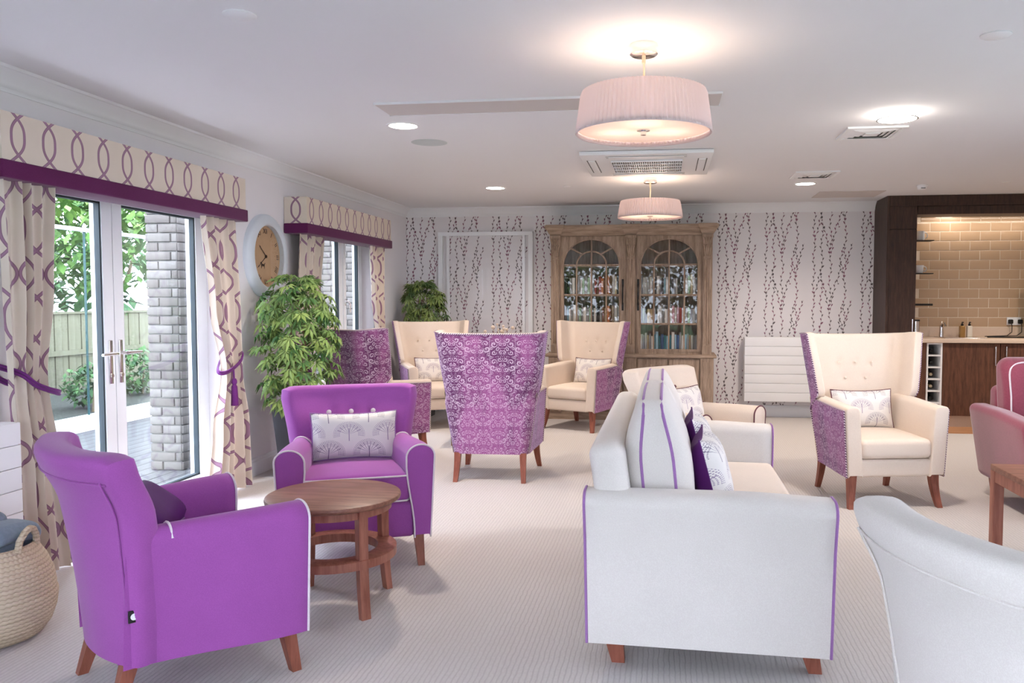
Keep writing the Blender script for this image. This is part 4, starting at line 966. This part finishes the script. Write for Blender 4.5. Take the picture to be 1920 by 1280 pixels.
for xc in (-1.245, -.40, .44):
    m = MB(); P = []
    for (d, z) in cprof: P.append([(xc - .05 - d * .7, YF_ + .0, z), (xc - .05 - d * .7, YF_ - .035 - d, z), (xc + .05 + d * .7, YF_ - .035 - d, z), (xc + .05 + d * .7, YF_, z)])
    m.grid(P); m.box(xc - .10, xc + .10, YF_ - .108, YF_, 2.165, 2.18); m.build('cornice_block', M_bookwoodx, bc, ang=30)
    p = MB().box(xc - .055, xc + .055, YF_ - .015, YF_ + .03, ZL, 2.06)
    p.box(xc - .042, xc + .042, YF_ - .04, YF_ - .015, .84, 1.80)
    for q in (-.024, 0, .024): p.tube([(xc + q, YF_ - .04, .86), (xc + q, YF_ - .04, 1.79)], .0085, 6)
    p.box(xc - .052, xc + .052, YF_ - .05, YF_ - .015, ZL, .84); p.build('pilaster', M_bookwood, bc, smooth=False)
    c = MB(); 
    for z0_, z1_, w0, w1, y0_, y1_ in ((1.80, 1.82, .046, .046, .045, .045), (1.82, 1.93, .036, .042, .04, .05), (1.93, 2.03, .044, .056, .05, .07), (2.03, 2.06, .06, .06, .075, .075)):
        P = [[(xc - w0, YF_ - .01, z0_), (xc - w0, YF_ - y0_, z0_), (xc + w0, YF_ - y0_, z0_), (xc + w0, YF_ - .01, z0_)], [(xc - w1, YF_ - .01, z1_), (xc - w1, YF_ - y1_, z1_), (xc + w1, YF_ - y1_, z1_), (xc + w1, YF_ - .01, z1_)]]; c.grid(P)
    for q in (-.03, -.01, .01, .03): c.tube([(xc + q * .8, YF_ - .045, 1.83), (xc + q, YF_ - .058, 1.90), (xc + q * 1.3, YF_ - .072, 1.94), (xc + q * 1.3, YF_ - .066, 1.955)], [.008, .012, .010, .004], 6); c.tube([(xc + q * .8, YF_ - .052, 1.95), (xc + q * 1.1, YF_ - .07, 2.01), (xc + q * 1.4, YF_ - .082, 2.03)], [.006, .010, .004], 6)
    c.build('capital', M_bookwood, bc)
def glazed_door(x0, x1, o0, o1, hx):
    zs, zb, z0, z1 = 1.735, .795, .765, 2.055; xc = (o0 + o1) / 2; r = (o1 - o0) / 2; rz = .285; y0, y1 = YF_ - .005, YF_ + .022
    d = MB(); d.box(x0, o0, y0, y1, z0, z1); d.box(o1, x1, y0, y1, z0, z1); d.box(o0, o1, y0, y1, z0, zb)
    N = 24; arc = [(xc - r * cos(pi * k / N), zs + rz * sin(pi * k / N)) for k in range(N + 1)]
    for k in range(N):
        (ax, az), (bx, bz) = arc[k], arc[k + 1]
        vs = [(ax, y0, az), (bx, y0, bz), (bx, y0, z1), (ax, y0, z1), (ax, y1, az), (bx, y1, bz), (bx, y1, z1), (ax, y1, z1)]
        d.add(vs, [(0, 1, 2, 3), (7, 6, 5, 4), (0, 4, 5, 1), (2, 6, 7, 3)])
    o = d.build('glazed_door', M_bookwood, bc, smooth=False)
    MB().tube([(p[0], y0 - .002, p[1]) for p in arc], .008, 6).tube([(o0, y0 - .002, zb), (o0, y0 - .002, zs)], .007, 6).tube([(o1, y0 - .002, zb), (o1, y0 - .002, zs)], .007, 6).build('arch_moulding', M_bookwood, o)
    mu = MB(); q = .009; ri = r * .53
    def bar(a, b):
        mu.tube([(a[0], y0 + .008, a[1]), (b[0], y0 + .008, b[1])], q, 6)
    bar((xc, zb), (xc, zs + rz)); 
    for sx in (-1, 1): bar((xc + sx * ri, zb), (xc + sx * ri, zs)); bar((xc + sx * ri * cos(R(52)), zs + rz * .53 * sin(R(52))), (xc + sx * r * .99 * cos(R(42)), zs + rz * .99 * sin(R(42))))
    for z in (zs, 1.40, 1.075): bar((o0, z), (o1, z))
    mu.tube([(xc - ri * cos(pi * k / 12), y0 + .008, zs + rz * .53 * sin(pi * k / 12)) for k in range(13)], q, 6); mu.build('glazing_bars', M_bookwood, o)
    gl = [(x, z) for x, z in arc] + [(o1, zb), (o0, zb)]
    MB().prism(gl, y0 + .014, y0 + .018).build('pane', M_cabglass, o, smooth=False)
    h = MB().tube([(hx, y0 - .004, 1.29), (hx, y0 - .03, 1.32), (hx, y0 - .034, 1.40), (hx, y0 - .03, 1.48), (hx, y0 - .004, 1.51)], [.006, .008, .011, .008, .006], 8)
    h.rbox((.022, .006, .09), (hx, y0 - .004, 1.27), .003, (1, 1, 1), 2); h.rbox((.022, .006, .09), (hx, y0 - .004, 1.53), .003, (1, 1, 1), 2); h.build('handle', M_black, o)
glazed_door(-1.19, -.458, -1.158, -.526, -.49); glazed_door(-.342, .385, -.293, .34, -.318)
low = MB(); low.box(BX0 - .02, BX1 + .02, YF_ - .07, YBK, .08, .705); low.build('lower_cabinet', M_bookwood, bc, smooth=False)
MB().rbox((BX1 - BX0 + .10, .50, .036), ((BX0 + BX1) / 2, YF_ + .14, .722), .008, (1, 1, 1), 2).build('ledge', M_bookwoodx, bc)
B(BX0 - .035, BX1 + .035, YF_ - .085, YBK, 0, .09).build('plinth', M_bookwoodx, bc, smooth=False)
for xc in (-1.245, -.40, .44):
    m = MB().box(xc - .07, xc + .07, YF_ - .10, YF_ - .07, .09, .705); m.box(xc - .045, xc + .045, YF_ - .106, YF_ - .10, .14, .12 + .54); m.build('lower_pilaster', M_bookwood, bc, smooth=False)
for x0, x1 in ((-1.165, -.83), (-.815, -.48), (-.32, .01), (.025, .36)):
    m = MB().box(x0, x1, YF_ - .086, YF_ - .07, .11, .69); o = m.build('lower_door', M_bookwood, bc, smooth=False)
    B(x0 + .06, x1 - .06, YF_ - .094, YF_ - .086, .17, .63).build('raised_panel', M_bookwood, o, smooth=False)
# books ----------------------------------------------------------------------
BOOKC = {'white': (214, 208, 202), 'grey': (150, 148, 150), 'dark grey': (66, 64, 68), 'black': (36, 34, 38), 'cream': (214, 196, 160), 'pale green': (160, 184, 158), 'brown': (118, 78, 56), 'red': (146, 58, 54), 'pink': (196, 148, 156), 'teal': (52, 112, 126), 'blue': (64, 96, 142), 'pale blue': (140, 172, 188), 'orange': (198, 122, 72), 'tan': (176, 148, 112)}
BM = {k: simple('book_' + k.replace(' ', '_'), rgb(*v), .55, var=.12, sc=40) for k, v in BOOKC.items()}
M_page = simple('page_edges', rgb(226, 216, 196), .9, var=.08, sc=300)
ROWS = {('left', 'upper'): ('dark grey black grey white black grey white pale_green grey pale_green white grey red brown red orange brown red orange brown white cream dark_grey', 1.405),
        ('left', 'middle'): ('grey pale_blue white grey white grey pale_green grey white grey pale_green dark_grey white black grey brown tan orange brown tan white grey', 1.085),
        ('left', 'lower'): ('grey white tan brown grey black white cream grey brown red white dark_grey grey white tan grey white brown grey white grey', .785),
        ('right', 'upper'): ('grey white white grey white grey dark_grey white grey black pale_blue white black dark_grey grey white dark_grey black grey white pale_green cream white grey', 1.405),
        ('right', 'middle'): ('dark_grey pale_green black cream tan black dark_grey white white grey white pink white pink white pink red white grey pale_green grey white grey', 1.085),
        ('right', 'lower'): ('white grey white tan grey white teal pale_blue teal blue teal pale_blue teal white pale_blue blue grey white pale_blue grey tan white grey grey', .785)}
ORD = ['first', 'second', 'third', 'fourth', 'fifth', 'sixth', 'seventh', 'eighth', 'ninth', 'tenth', 'eleventh', 'twelfth', 'thirteenth', 'fourteenth', 'fifteenth', 'sixteenth', 'seventeenth', 'eighteenth', 'nineteenth', 'twentieth', 'twenty-first', 'twenty-second', 'twenty-third', 'twenty-fourth', 'twenty-fifth']
rb = random.Random(5)
for (dr, lv), (cols, z) in ROWS.items():
    x, x1 = (-1.155, -.53) if dr == 'left' else (-.29, .34); cols = cols.replace('dark grey', 'dark_grey').split()
    ws = [rb.uniform(.7, 1.3) for _ in cols]; k_ = (x1 - x - .004 * len(cols)) / sum(ws)
    for i, (c, w) in enumerate(zip(cols, ws)):
        w *= k_; h = rb.uniform(.165, .215) + (.01 if lv == 'upper' else -.015); d = rb.uniform(.13, .17); c = c.replace('_', ' '); yb_ = YF_ + .075 + rb.uniform(0, .02)
        bo = thing('book', '%s book, %s from the left on the %s shelf behind the %s glass door' % (c, ORD[i], lv, dr), 'book', (x + w / 2, yb_, z), 0, 'books in the bookcase')
        cv = MB(); cv.box(-w / 2, w / 2, 0, .004, 0, h); cv.box(-w / 2, -w / 2 + .0025, .004, d, 0, h); cv.box(w / 2 - .0025, w / 2, .004, d, 0, h); cv.build('cover', BM[c], bo, smooth=False)
        B(-w / 2 + .0025, w / 2 - .0025, .004, d - .004, .003, h - .004).build('pages', M_page, bo, smooth=False)
        bo.rotation_euler = (0, 0, 0); x += w + .004

# ------------------------------------------------------------------ kitchen
M_tile = simple('beige_tile', rgb(184, 156, 128), .16, var=.05, sc=4, spec=.6); M_grout = simple('grout', rgb(228, 214, 196), .9); M_top = simple('pale_worktop', rgb(214, 194, 176), .4, var=.05, sc=60)
wk = struct(B(2.32, 6.2, YB, YB + .2, 0, ZC).build('wall_kitchen', M_grout, smooth=False))
tw, th_ = .211, .1055; TM = MB().rbox((tw - .006, .012, th_ - .006), (0, 0, 0), .003, (1, 1, 1), 2).mesh('tile', M_tile)
for r in range(13):
    z = 1.045 + th_ * (r + .5)
    for c in range(11):
        x = 2.74 + tw * (c + (.5 if r % 2 else 0)) + .05
        if x < 2.72 or x > 4.75: continue
        inst(TM, 'tile', wk, (x, YB + .0028, z))
B(2.64, 4.9, YB - .02, YB, .937, 1.04).build('upstand', M_top, wk, smooth=False)
B(2.615, 2.655, 9.30, YB - .001, .94, 2.24).build('niche_side', simple('niche_cream', rgb(214, 190, 164), .6), wk, smooth=False)
tc = thing('tall_cupboard', 'tall dark walnut cupboard at the left end of the kitchen', 'cupboard', (0, 0, 0))
B(2.30, 2.325, 9.05, YB - .001, 0, 2.438).build('side_panel', M_darkwood, tc, smooth=False); B(2.325, 2.61, 9.09, YB - .001, .1, 2.329).build('carcass', M_darkwood, tc, smooth=False)
d_ = B(2.33, 2.605, 9.066, 9.088, .12, 2.08).build('door', M_darkwood, tc, smooth=False); B(2.33, 2.605, 9.066, 9.088, 2.09, 2.329).build('top_panel', M_darkwood, tc, smooth=False); B(2.33, 2.61, 9.10, 9.13, 0, .1).build('plinth', M_midwood, tc, smooth=False)
MB().tube([(2.575, 9.045, .92), (2.575, 9.045, 1.14)], .006, 8).tube([(2.575, 9.066, .94), (2.575, 9.045, .94)], .004, 6).tube([(2.575, 9.066, 1.12), (2.575, 9.045, 1.12)], .004, 6).build('handle', M_chrome, d_)
bh = thing('bulkhead', 'dark walnut bulkhead beam above the tiled kitchen wall', 'bulkhead', (0, 0, 0))
B(2.327, 6.19, 9.05, 9.11, 2.33, 2.438).build('fascia', M_darkwood, bh, smooth=False); B(2.612, 6.19, 9.075, 9.40, 2.242, 2.328).build('soffit', M_darkwood, bh, smooth=False)
ul = thing('strip_lamp', 'small strip lamp under the bulkhead lighting the tiles', 'lamp', (3.09, 9.45, 2.275)); MB().rbox((.16, .05, .03), (0, 0, 0), .01, (1, 1, 1), 3).build('lamp_body', M_led, ul)
l = bpy.data.lights.new('strip_lamp_glow', 'AREA'); l.shape = 'RECTANGLE'; l.size = 1.2; l.size_y = .05; l.energy = 3.2 * LAMP; l.color = (1, .86, .72)
o = bpy.data.objects.new('strip_lamp_glow', l); COL.objects.link(o); o.parent = ul; o.location = (.3, -.02, -.03); o.rotation_euler = (R(12), 0, 0)
B(-.03, .03, -.01, .01, .015, .165).build('lamp_bracket', M_white, ul, smooth=False)
wt = thing('worktop', 'pale worktop with inset steel sink along the tiled wall', 'worktop', (0, 0, 0)); MB().rbox((3.5, .60, .042), (4.37, 9.27, .916), .006, (1, 1, 1), 2).build('slab', M_top, wt)
MB().rbox((.42, .36, .012), (3.12, 9.25, .940), .005, (1, 1, 1), 2).build('sink_rim', M_chrome, wt)
tp = thing('tap', 'chrome mixer tap standing at the sink', 'tap', (2.985, 9.42, .937)); MB().lathe([(.0, 0), (.026, 0), (.024, .03), (.02, .08), (.02, .13), (.0, .135)], n=18).tube([(0, 0, .10), (0, -.04, .15), (0, -.10, .155), (0, -.13, .13)], .011, 8).build('tap_body', M_chrome, tp); MB().tube([(0, 0, .13), (.01, .02, .17)], .006, 6).build('lever', M_chrome, tp)
M_amber = simple('amber_soap', rgb(150, 112, 60), .2, var=.05); M_milk = simple('milky_bottle', rgb(214, 204, 190), .35)
for x, m, lab in ((3.20, M_amber, 'amber soap bottle with black pump on the worktop'), (3.275, M_milk, 'white lotion bottle with black pump on the worktop')):
    t = thing('pump_bottle', lab, 'bottle', (x, 9.42, .937), 0, 'pump bottles by the sink'); MB().rbox((.055, .055, .125), (0, 0, .0625), .012, (1, 1, 2), 3).build('bottle_body', m, t); MB().lathe([(0, .125), (.014, .125), (.014, .145), (.006, .147), (.006, .165), (0, .165)], n=12).tube([(0, 0, .163), (0, -.035, .163)], .006, 6).build('pump', M_black, t)
cn = thing('canister', 'brushed steel canister with dark lid beside the tall cupboard', 'canister', (2.70, 9.38, .937)); MB().lathe([(0, 0), (.045, 0), (.045, .175), (0, .175)], n=24).build('can_body', M_chrome, cn); MB().lathe([(0, .192), (.043, .192), (.047, .186), (.047, .175), (0, .175)], n=24).build('lid', M_black, cn)
def base_unit(label, x0, x1, hs):
    t = thing('base_cupboard', label, 'cupboard', (0, 0, 0), 0, 'kitchen base cupboards'); B(x0, x1, 9.03, 9.56, .13, .893).build('carcass', M_midwood, t, smooth=False)
    o = B(x0 + .002, x1 - .002, 9.005, 9.028, .128, .888).build('door', M_midwood, t, smooth=False); hx = x1 - .05 if hs > 0 else x0 + .05
    MB().tube([(hx, 8.985, .66), (hx, 8.985, .86)], .006, 8).tube([(hx, 9.006, .68), (hx, 8.985, .68)], .004, 6).tube([(hx, 9.006, .84), (hx, 8.985, .84)], .004, 6).build('handle', M_chrome, o)
    B(x0, x1, 9.06, 9.10, 0.004, .13).build('plinth', M_top, t, smooth=False)
base_unit('brown walnut base cupboard beside the wine rack', 2.872, 3.44, 1); base_unit('brown walnut base cupboard right of the first, partly behind the pink armchair', 3.445, 4.01, -1); base_unit('brown walnut base cupboard outside the right edge', 4.015, 4.58, 1)
B(2.625, 2.71, 9.006, 9.56, .01, .893).build('end_panel', M_midwood, tc, smooth=False)
wr = thing('wine_rack', 'narrow white cube wine rack set into the kitchen base units', 'wine rack', (0, 0, 0)); m = MB(); m.box(2.713, 2.729, 9.0, 9.5, .128, .893); m.box(2.853, 2.869, 9.0, 9.5, .128, .893); m.build('side', M_white, wr, smooth=False)
for k in range(7): B(2.729, 2.853, 9.002, 9.5, .128 + k * .125, .128 + k * .125 + .014).build('shelf', M_white, wr, smooth=False)
B(2.729, 2.853, 9.44, 9.45, .14, .88).build('rack_back', M_white, wr, smooth=False)
M_gb = simple('dark_bottle', rgb(26, 26, 24), .12, spec=.7); M_gy = simple('green_bottle', rgb(132, 126, 84), .15, spec=.7); M_capc = simple('foil_cream', rgb(222, 208, 176), .4)
for k, (m, cap, lab) in enumerate(((M_gb, M_black, 'dark wine bottle in the lowest shown compartment of the wine rack'), (M_gy, M_capc, 'pale green wine bottle in the fourth compartment down of the wine rack'), (M_gy, M_capc, 'pale green wine bottle in the third compartment down of the wine rack'), (M_gb, M_black, 'dark wine bottle in the second compartment down of the wine rack'), (M_gb, M_black, 'dark wine bottle in the top compartment of the wine rack'))):
    t = thing('wine_bottle', lab, 'bottle', (2.784, 9.42, .128 + (k + 1) * .125 + .014 + .038), 0, 'wine bottles in the rack'); RX = Matrix.Rotation(pi / 2, 3, 'X')
    MB().lathe([(0, 0), (.036, .0), (.038, .01), (.038, .19), (.03, .22), (.015, .25), (.0145, .27)], n=18, M=RX).build('bottle_body', m, t); MB().lathe([(.0155, .262), (.0155, .32), (.017, .322), (.017, .335), (.015, .338), (0, .338)], n=16, M=RX).build('capsule', cap, t)
for z, lab in ((1.985, 'clear glass shelf, the top one beside the tall cupboard'), (1.63, 'clear glass shelf, the middle one beside the tall cupboard'), (1.292, 'black shelf, the lowest beside the tall cupboard')):
    tag(MB().rbox((.20, .16, .010 if z > 1.3 else .022), (2.757, 9.39, z), .002, (1, 1, 1), 2).build('wall_shelf', M_black, None), lab, 'shelf', 'small shelves in the kitchen niche')
def mug(label, x, z, r, h, flare):
    t = thing('mug', label, 'mug', (x, 9.39, z), 0, 'white mugs on the niche shelves'); MB().lathe([(0, 0), (r * .75 if flare else r, 0), (r * .9 if flare else r, h * .3), (r, h), (r - .004, h), (r * .85, h * .3), (r * .7, .006), (0, .006)], n=24).build('mug_body', M_white, t)
    MB().tube([(r * .88 + .036 * sin(pi * q / 12) ** .8, 0, h * (.52 + .33 * cos(pi * q / 12))) for q in range(13)], .005, 8).build('handle', M_white, t)
mug('straight white mug on the top glass shelf', 2.735, 1.991, .042, .10, False); mug('rounded white mug on the middle glass shelf', 2.73, 1.636, .046, .085, True)
sk_ = thing('wall_socket', 'white double wall socket with two black plugs above the worktop', 'socket', (3.79, YB - .012, 1.11)); MB().rbox((.146, .01, .086), (0, 0, 0), .004, (1, 1, 1), 2).build('face_plate', M_white, sk_)
for x in (-.045, .12): pass
for x, lab in ((-.04, 0), (.06, 0)):
    m = MB().rbox((.05, .03, .05), (x, -.022, -.005), .012, (1, 1, 1), 3); m.tube([(x, -.035, -.01), (x + .005, -.05, -.05), (x + .008, -.04, -.12), (x - .05, -.06, -.158), (x - .3, -.12, -.164)], .0045, 6); m.build('plug', M_black, sk_)
cb = MB().tube([(3.42, 9.30, .945), (3.50, 9.36, .953), (3.60, 9.33, .945), (3.72, 9.30, .945), (3.9, 9.33, .945), (4.2, 9.28, .945)], .0055, 6).tube([(3.42, 9.30, .945), (3.52, 9.27, .945), (3.66, 9.26, .945), (4.1, 9.24, .945)], .0055, 6).build('power_cable', M_black); tag(cb, 'black cable lying loose along the worktop', 'cable')
hg = thing('splash_guard', 'tall grey glass splash guard standing on the worktop at the right edge of the kitchen', 'splash guard', (4.02, 9.35, .937)); M_smoke = thin_glass('smoked_glass', (.5, .55, .5, 1), 1.2)
MB().rbox((.34, .02, .58), (0, 0, .32), .006, (1, 1, 1), 2).build('panel', M_smoke, hg); B(-.17, .17, -.03, .03, 0, .03).build('foot', M_black, hg, smooth=False); B(-.172, .172, -.012, .012, .612, .622).build('edge_trim', M_black, hg, smooth=False)

# ------------------------------------------------------------------ garden
M_soil2 = simple('garden_bed', rgb(60, 58, 52), .95, var=.3, sc=8); M_lawn = simple('lawn', rgb(70, 96, 50), .95, var=.3, sc=6)
struct(B(-30, XL - .20, -8, 26, -.4, -.16).build('ground_side', M_soil2, smooth=False)); struct(B(XR + .2, 30, YF - .3, 6.3, -.4, -.1).build('ground_right', M_lawn, smooth=False)); struct(B(-20, 20, -30, YF - .3, -.4, -.1).build('ground_rear', M_lawn, smooth=False))
M_deck = woodmat('grey_deck', rgb(62, 62, 64), rgb(76, 76, 77), 'Y', 1.0, .7)
dk = struct(bpy.data.objects.new('floor_deck', None)); COL.objects.link(dk); DM = MB().rbox((.136, 8.0, .028), (0, 0, 0), .003, (1, 1, 1), 2).mesh('deck_board', M_deck)
for k in range(-1, 19): inst(DM, 'deck_board', dk, (-3.51 - k * .142, 6.3, -.075))
B(-6.3, XL - .21, 2.4, 10.3, -.16, -.10).build('deck_joist', M_deck, dk, smooth=False)
def brickset(parent, x0, x1, y0, y1, z0, z1, faces, mats):
    L, H = .225, .075; me = [MB().rbox((.215, .105, .065), (0, 0, 0), .006, (1, 1, 1), 1).mesh('brick', m) for m in mats]; mh = [MB().rbox((.105, .105, .065), (0, 0, 0), .006, (1, 1, 1), 1).mesh('brick', m) for m in mats]
    r = 0; z = z0
    while z + H < z1:
        for fc in faces:
            a, b = (x0, x1) if fc == 'y' else (y0, y1); p = a + (.0 if r % 2 else -.1125)
            while p < b - .02:
                q0, q1 = max(a, p), min(b, p + L); w = q1 - q0 - .01
                if w > .03:
                    i = random.randrange(len(mats)); src = me[i] if w > .16 else mh[i]; bw = .215 if w > .16 else .105; jit = random.uniform(-.006, .004)
                    if fc == 'y': inst(src, 'brick', parent, ((q0 + q1) / 2, y0 + .045 + jit, z + H / 2), (0, 0, 0), (w / bw, 1, 1))
                    else: inst(src, 'brick', parent, (x1 - .045 - jit, (q0 + q1) / 2, z + H / 2), (0, 0, pi / 2), (w / bw, 1, 1))
                p += L
        r += 1; z += H
BR = [simple('pale_brick_%d' % k, c, .9, var=.15, sc=20, bump=.4, bsc=60) for k, c in enumerate((rgb(98, 94, 90), rgb(88, 83, 79), rgb(106, 102, 98), rgb(94, 89, 85)))]
M_mort = simple('mortar', rgb(114, 112, 109), .95)
bp = thing('brick_pier', 'pale brick pier standing on the deck outside the french doors', 'pier', (0, 0, 0)); B(-4.22, -3.96, 6.21, 7.40, -.06, 2.7).build('mortar_core', M_mort, bp, smooth=False); brickset(bp, -4.23, -3.95, 6.20, 7.41, -.06, 2.7, ('y', 'x'), BR)
bw = struct(bpy.data.objects.new('wall_wing', None)); COL.objects.link(bw); B(-6.6, XL - .21, 10.36, 10.6, -.1, 3.0).build('mortar_core', M_mort, bw, smooth=False); brickset(bw, -5.2, XL - .21, 10.35, 10.6, .4, 2.7, ('y',), BR)
gs = thing('glass_screen', 'frameless glass wind screen with slim white rails around the deck', 'glass screen', (0, 0, 0)); M_rail = simple('screen_rail', rgb(226, 232, 236), .4); M_joint = simple('glass_edge', rgb(52, 80, 82), .2)
B(-6.24, -6.14, 2.4, 10.3, -.06, .10).build('bottom_rail', M_rail, gs, smooth=False); B(-6.22, -6.16, 2.4, 10.3, 2.07, 2.11).build('top_rail', M_rail, gs, smooth=False)
for k in range(7): B(-6.197, -6.187, 2.4 + k * 1.128, 3.515 + k * 1.128, .10, 2.07).build('pane', M_screen, gs, smooth=False)
for k in range(1, 7): B(-6.202, -6.182, 2.4 + k * 1.128 - .013, 2.4 + k * 1.128, .10, 2.07).build('joint', M_joint, gs, smooth=False)
M_fence = woodmat('pale_fence', rgb(92, 86, 68), rgb(108, 101, 82), 'Z', 1.0, .85); fn_ = thing('timber_fence', 'pale close-board timber fence across the garden', 'fence', (0, 0, 0)); FM = MB().rbox((.02, .145, 1.55), (0, 0, 0), .003, (1, 1, 1), 1).mesh('fence_board', M_fence)
for k in range(70): inst(FM, 'fence_board', fn_, (-9.6 - (.012 if k % 2 else 0), 5.2 + k * .150, .34))
B(-9.66, -9.56, 5.0, 15.8, 1.115, 1.15).build('capping_rail', M_fence, fn_, smooth=False); B(-9.575, -9.54, 5.0, 15.8, .45, .53).build('arris_rail', M_fence, fn_, smooth=False)
def foliage(n, c, rx, ry, rz, s, rd):
    m = MB()
    for _ in range(n):
        while True:
            a, b, d = rd.uniform(-1, 1), rd.uniform(-1, 1), rd.uniform(-1, 1); q = a * a + b * b + d * d
            if .15 < q < 1: break
        p = Vector((c[0] + a * rx, c[1] + b * ry, c[2] + d * rz)); M = Matrix.Rotation(rd.uniform(0, 6.28), 3, 'Z') @ Matrix.Rotation(rd.uniform(-1.1, 1.1), 3, 'X'); k = s * rd.uniform(.6, 1.4)
        m.add([p + M @ Vector(v) * k for v in ((0, -1, 0), (.5, 0, .12), (0, 1, 0), (-.5, 0, .12))], [(0, 1, 2, 3)])
    return m
def leaf2(name, a, b):
    n = NT(name); n.base(n.mix(n.step(n.noise(n.coord(), 5, 2), .4, .6), a, b), .6, 0, .3); n.b.inputs['Subsurface Weight'].default_value = 0; return n.mat
LG = [leaf2('spring_leaf', rgb(66, 98, 44), rgb(100, 132, 62)), leaf2('mid_leaf', rgb(50, 84, 48), rgb(84, 116, 66)), leaf2('copper_leaf', rgb(112, 74, 72), rgb(110, 112, 66))]
rdt = random.Random(9)
def tree(label, x, y, z0, h, r, mi, n, bare=False):
    t = thing('garden_tree', label, 'tree', (x, y, z0), 0, 'trees beyond the deck')
    L = [(.0, .0, 0), (.06, .05, h * .35), (-.03, .12, h * .6), (.1, .2, h * .85)]; MB().tube(L, [.055, .045, .035, .02], 7).tube([L[1], (.1, .6, h * .62), (.0, .9, h * .75)], [.035, .025, .012], 6).build('trunk', M_bark, t)
    foliage(n, (0, .1, h * .80), r, r, r * .95, .17 if r > 1 else .10, rdt).build('crown', LG[mi], t)
tree('slender young tree in front of the fence, its trunk leaning', -7.6, 10.0, -.16, 3.0, .95, 0, 900)
tree('bright green tree behind the fence seen at the top of the doors', -11.5, 10.2, -.2, 4.6, 2.9, 0, 2600); tree('copper-tinged tree behind the fence seen through the left door', -12, 7.6, -.2, 3.4, 2.4, 2, 2200); tree('dense mid green tree behind the fence seen through the right door', -11.6, 13.0, -.2, 4.2, 2.9, 1, 2600); tree('tall green tree far behind the fence', -15, 11.4, -.2, 5.5, 3.6, 1, 3000); tree('green tree far left behind the fence', -12.5, 5.0, -.2, 4.5, 2.6, 1, 1500)
def shrub(label, x, y, r, mi, n):
    t = thing('garden_shrub', label, 'shrub', (x, y, -.16), 0, 'shrubs between screen and fence'); foliage(n, (0, 0, r * .75), r, r, r * .75, .06, rdt).build('foliage', LG[mi], t); MB().tube([(0, 0, 0), (.02, 0, r * .5), (.0, .05, r * .9)], [.02, .015, .008], 5).build('stem', M_bark, t)
shrub('low green shrub by the fence behind the left door pane', -8.2, 8.4, .55, 1, 700); shrub('small green shrub near the glass screen behind the left door pane', -7.3, 7.4, .5, 0, 600); shrub('low shrub by the fence behind the right door pane', -7.9, 10.4, .42, 1, 500); shrub('low shrub beyond the brick pier', -8.3, 12.0, .5, 1, 500)
for k, (x, y) in enumerate(((-4.6, -9), (-2.2, -10.5), (.4, -9.5), (2.6, -10.8), (5.0, -9.2))):
    t = thing('garden_tree', '%s leafy tree from the left in the rear garden behind the viewer' % ORD[k], 'tree', (x, y, -.1), 0, 'trees in the rear garden'); MB().tube([(0, 0, 0), (.05, 0, 1.2), (0, .05, 2.2)], [.08, .06, .04], 7).build('trunk', M_bark, t); foliage(1300, (0, 0, 2.1), 1.7, 1.2, 1.6, .14, rdt).build('crown', LG[k % 3], t)
